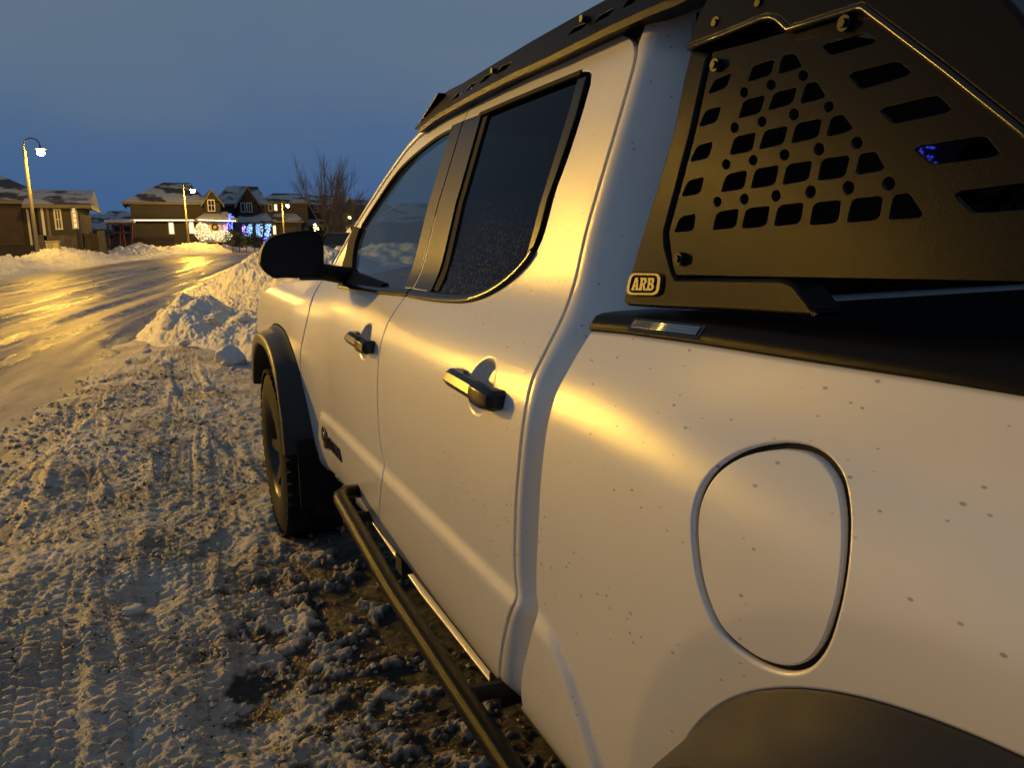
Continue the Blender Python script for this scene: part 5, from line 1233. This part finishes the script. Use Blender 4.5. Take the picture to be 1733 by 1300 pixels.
# ---- Christmas lights
def lights(name, pts, r, m, lab, wire=None, cat='string lights', group=None):
    b = MB()
    for p in pts: b.sphere(p, r, 6, 4)
    t = empty(name, tuple(pts[0])); tag(t, lab, cat, group); b.build('bulbs', m, t, kind='stuff')
    if wire: w = MB(); w.tube(wire, .012, 5); w.build('wire', M['iron'], t)
    return t
pts = [on_y(p, 372.5+.008*(p-219)*.0, 77.1) for p in np.arange(219, 336, 2.6)] + [on_y(p, 372+(p-336)*.03, 75.0) for p in np.arange(336, 400, 2.6)]
lights('string_lights', pts, .05, M['led_warm'], 'straight row of warm white bulbs along the lower eave', [pts[0], pts[44], pts[45], pts[-1]] )
def lit_shrub(px, py, y, rx, rz, m, lab, n, group=None, leaf='shrub_leaf', seed=0, r=.03):
    rr = np.random.default_rng(seed); c = on_y(px, py, y); g = float(G(c[0], y)); t = empty('shrub', (c[0], y, g)); tag(t, lab, 'shrub', group)
    b = MB(); nl = 900
    for _ in range(nl):
        d = rr.normal(size=3); d /= np.linalg.norm(d); q = np.array([c[0], y, c[2]])+d*np.array([rx, rx, rz])*rr.uniform(.55, 1.05)
        if q[2] < g: continue
        u_ = rr.normal(size=3)*.07; w_ = rr.normal(size=3)*.07; b.add([q, q+u_, q+u_+w_], [(0, 1, 2)])
    b.build('foliage', M[leaf], t, kind='stuff')
    b = MB(); b.tube([(c[0], y, g-.1), (c[0], y, c[2])], .05, 6); b.build('stem', M['bark'], t)
    if n:
        b = MB()
        for _ in range(n):
            d = rr.normal(size=3); d[1] = -abs(d[1]); d /= np.linalg.norm(d); q = np.array([c[0], y, c[2]])+d*np.array([rx, rx, rz])*1.06
            if q[2] > g: b.sphere(q, r, 6, 4)
        b.build('fairy_lights', m, t, kind='stuff')
M['shrub_leaf'] = mat('shrub_leaf', (.035, .04, .025), .8, var=.4); M['bark'] = mat('bark', (.17, .14, .11), .9, var=.4, vscale=6); M['needle'] = mat('needle', (.018, .026, .018), .8)
lit_shrub(342, 392, 73.6, .62, .75, M['led_white'], 'rounded shrub full of white lights beside the porch', 90, seed=1, r=.026, leaf='clean_snow')
lit_shrub(376, 399, 73.4, .85, .45, M['led_white'], 'wide low shrub wrapped in white lights before the front door', 80, seed=2, r=.026, leaf='clean_snow')
lit_shrub(359, 398, 73.8, .5, .35, M['led_white'], 'small shrub with white lights between two larger lit shrubs', 36, seed=3, r=.026, leaf='clean_snow')
for k, (px, py, rx, rz) in enumerate(((392, 404, .7, .75), (404, 408, .8, .65), (416, 405, .9, .8), (430, 408, .8, .6), (441, 411, .7, .5))):
    lit_shrub(px, py, 73+.6*(k % 2), rx, rz, None, ['dark evergreen shrub at the porch corner', 'dark evergreen shrub, low and broad', 'dark evergreen shrub, tallest of its row', 'dark evergreen shrub below the blue columns', 'small dark evergreen shrub ending its row'][k], 0, 'dark evergreen shrubs in the yard', 'needle', 20+k)
rr = np.random.default_rng(4)
def cluster(px0, px1, py0, py1, y, n, m, lab, r=.05, group=None, cat='string lights'):
    lights('string_lights', [on_y(rr.uniform(px0, px1), rr.uniform(py0, py1), y+rr.uniform(-.15, .15)) for _ in range(n)], r, m, lab, None, cat, group)
for k, (a, b_) in enumerate(((417, 427), (433, 445), (448, 459))):
    cluster(a, b_, 379, 400, 89.3, 70, M['led_ice'], ['ice blue lights wound round the first porch column', 'ice blue lights wound round the middle porch column', 'ice blue lights wound round the last porch column'][k], .045, 'lit porch columns')
cluster(410, 416, 382, 400, 89.3, 22, M['led_violet'], 'violet lights on the porch column next to the shrubs', .045)
pts = [on_y(388+t*.35+rr.normal()*2.3, 362+t*2.4, 74.6+rr.normal()*.2) for t in np.linspace(0, 10.5, 30)]
lights('string_lights', pts, .05, M['led_blue'], 'deep blue lights hanging down beside the porch', None)
cluster(378, 385, 377, 399, 75.0, 24, M['led_violet'], 'violet lights hung around the porch window', .035)
cluster(446, 452, 402, 411, 73, 14, M['led_blue'], 'blue lights low in the shrubs beside the mirror', .05)
cluster(531, 540, 379, 391, 60, 12, M['led_gold'], 'golden lights in the lower branches of the bare tree', .05)
# blue lights on the neighbour's gable seen past the sport bar
def mirror_pt(px, py, xw):   # where a ray bounced off the cab's rear window meets the neighbour's wall
    q = on_y(px, py, YB-.012); d = ray(px, py)*np.array([1, -1, 1]); return q+d*((xw-q[0])/d[0])
pts = [mirror_pt(1554+rr.uniform(0, 30), 244+rr.uniform(0, 36), 11.35) for _ in range(16)]
lights('string_lights', pts, .022, M['led_blue'], 'blue lights on the wall of the wide dark house, mirrored in the rear window', None)

# ---- bare trees
def bare_tree(px, y, hgt, lab, seed, r0=.13, spread=.5, x=None, levels=5, nb=3):
    rr = np.random.default_rng(seed); c = on_y(px, 412, y); g = float(G(c[0], y))-.1; t = empty('bare_tree', (c[0], y, g)); tag(t, lab, 'tree', 'bare winter trees')
    tr = MB(); cr = MB()
    def grow(p, d, L, r, lev):
        k = 4; path = [p]; q = p.copy(); dd = d.copy()
        for i in range(k):
            dd = dd+rr.normal(size=3)*.10+np.array([0, 0, .06]); dd /= np.linalg.norm(dd); q = q+dd*L/k; path.append(q.copy())
        rs = [r*(1-.55*i/k) for i in range(k+1)]
        (tr if lev == 0 else cr).tube(path, rs, 8 if lev < 2 else 4 if lev < 4 else 3, False)
        if lev >= levels: return
        for j in range(nb+(1 if lev in (1, 2) else 0)):
            f = rr.uniform(.35, 1.0); i = min(k-1, int(f*k)); s = path[i]+(path[i+1]-path[i])*(f*k-i)
            ax = rr.normal(size=3); ax[2] *= .3; nd = dd+ax*spread*rr.uniform(.6, 1.2); nd /= np.linalg.norm(nd)
            grow(s, nd, L*rr.uniform(.52, .74), max(.006, r*.48), lev+1)
        grow(path[-1], dd, L*.72, max(.006, r*.45), lev+1)
    p0 = np.array([c[0], y, g])
    grow(p0, np.array([.02, 0, 1.0]), hgt*.30, r0, 0)
    for j in range(3):
        a = rr.uniform(0, 6.28); grow(p0+np.array([0, 0, hgt*rr.uniform(.15, .25)]), np.array([math.cos(a)*.6, math.sin(a)*.6, 1.0])/1.17, hgt*.27, r0*.55, 1)
    tr.build('trunk', M['bark'], t, True); cr.build('crown', M['bark'], t)
bare_tree(549, 58, 9.6, 'tall bare tree with fine upright twigs by the inner kerb', 3, .11, .25, levels=4, nb=4)
bare_tree(573, 52, 5.8, 'shorter darker bare tree close to the truck pillar', 8, .10, .38, levels=5)
bare_tree(178.0, 63, 3.0, 'thin young sapling beside the low fence', 12, .03, .3, levels=3, nb=2)

# ---- parked car beyond the tree
def parked_car(px, y, rz, lab):
    c = on_y(px, 415, y); g = float(G(c[0], y)); t = empty('parked_car', (c[0], y, g)); t.rotation_euler = (0, 0, rz); tag(t, lab, 'car')
    mp_ = mat('dark_car_paint', (.015, .015, .018), .3, coat=1, coat_rough=.08); Lh, Wh = 2.3, .92
    sec = [(-2.3, .55, .80, .80), (-2.15, .40, .98, .86), (-1.5, .32, 1.02, .92), (0, .30, 1.02, .93), (1.2, .30, .98, .92), (1.9, .34, .90, .90), (2.25, .45, .75, .80)]
    def add(b): 
        o = b; return o
    b = MB(); b.loft([[(-w, yy, z0), (-w*1.0, yy, (z0+z1)/2), (-w*.93, yy, z1), (0, yy, z1+.05), (w*.93, yy, z1), (w, yy, (z0+z1)/2), (w, yy, z0), (0, yy, z0)] for yy, z0, z1, w in sec], True)
    b.f.append(tuple(range(8))[::-1]); b.f.append(tuple(len(b.v)-8+i for i in range(8)))
    def put(b, n, m, par, **k):
        me_o = b.build(n, m, None, **k); me_o.parent = par; return me_o
    body = put(b, 'body', mp_, t, angle=40)
    b = MB(); b.loft([[(-w, yy, 1.0), (-w*.82, yy+dy, z1), (w*.82, yy+dy, z1), (w, yy, 1.0)] for yy, dy, z1, w in ((-2.1, .35, 1.02, .84), (-1.9, .45, 1.62, .84), (-.2, 0, 1.68, .86), (.7, -.45, 1.60, .84), (1.15, -.1, 1.02, .84))]); put(b, 'cabin', M['pane'], t, angle=30)
    b = MB(); b.box((-.68, -1.5, 1.60), (.68, .3, 1.70)); bevel(put(b, 'roof', mp_, t), .04, 2)
    for sx in (-1, 1):
        for yy in (-1.4, 1.4):
            b = MB(); b.tube([(sx*.72, yy, .34), (sx*.94, yy, .34)], .34, 20); w = put(b, 'wheel', M['rubber'], t, angle=40); b = MB(); b.tube([(sx*.93, yy, .34), (sx*.95, yy, .34)], .2, 14); put(b, 'rim', M['rim'], w)
        b = MB(); b.box((sx*.62-.16, -2.32, .78), (sx*.62+.16, -2.2, .92)); put(b, 'tail_light', mat('tail_lens', (.12, .01, .01), .2), t)
        b = MB(); b.box((sx*.60-.18, 2.1, .66), (sx*.60+.18, 2.26, .78)); put(b, 'headlight', M['headlamp'], t)
parked_car(586, 46, math.radians(-30), 'dark parked car behind the snow by the bare tree')
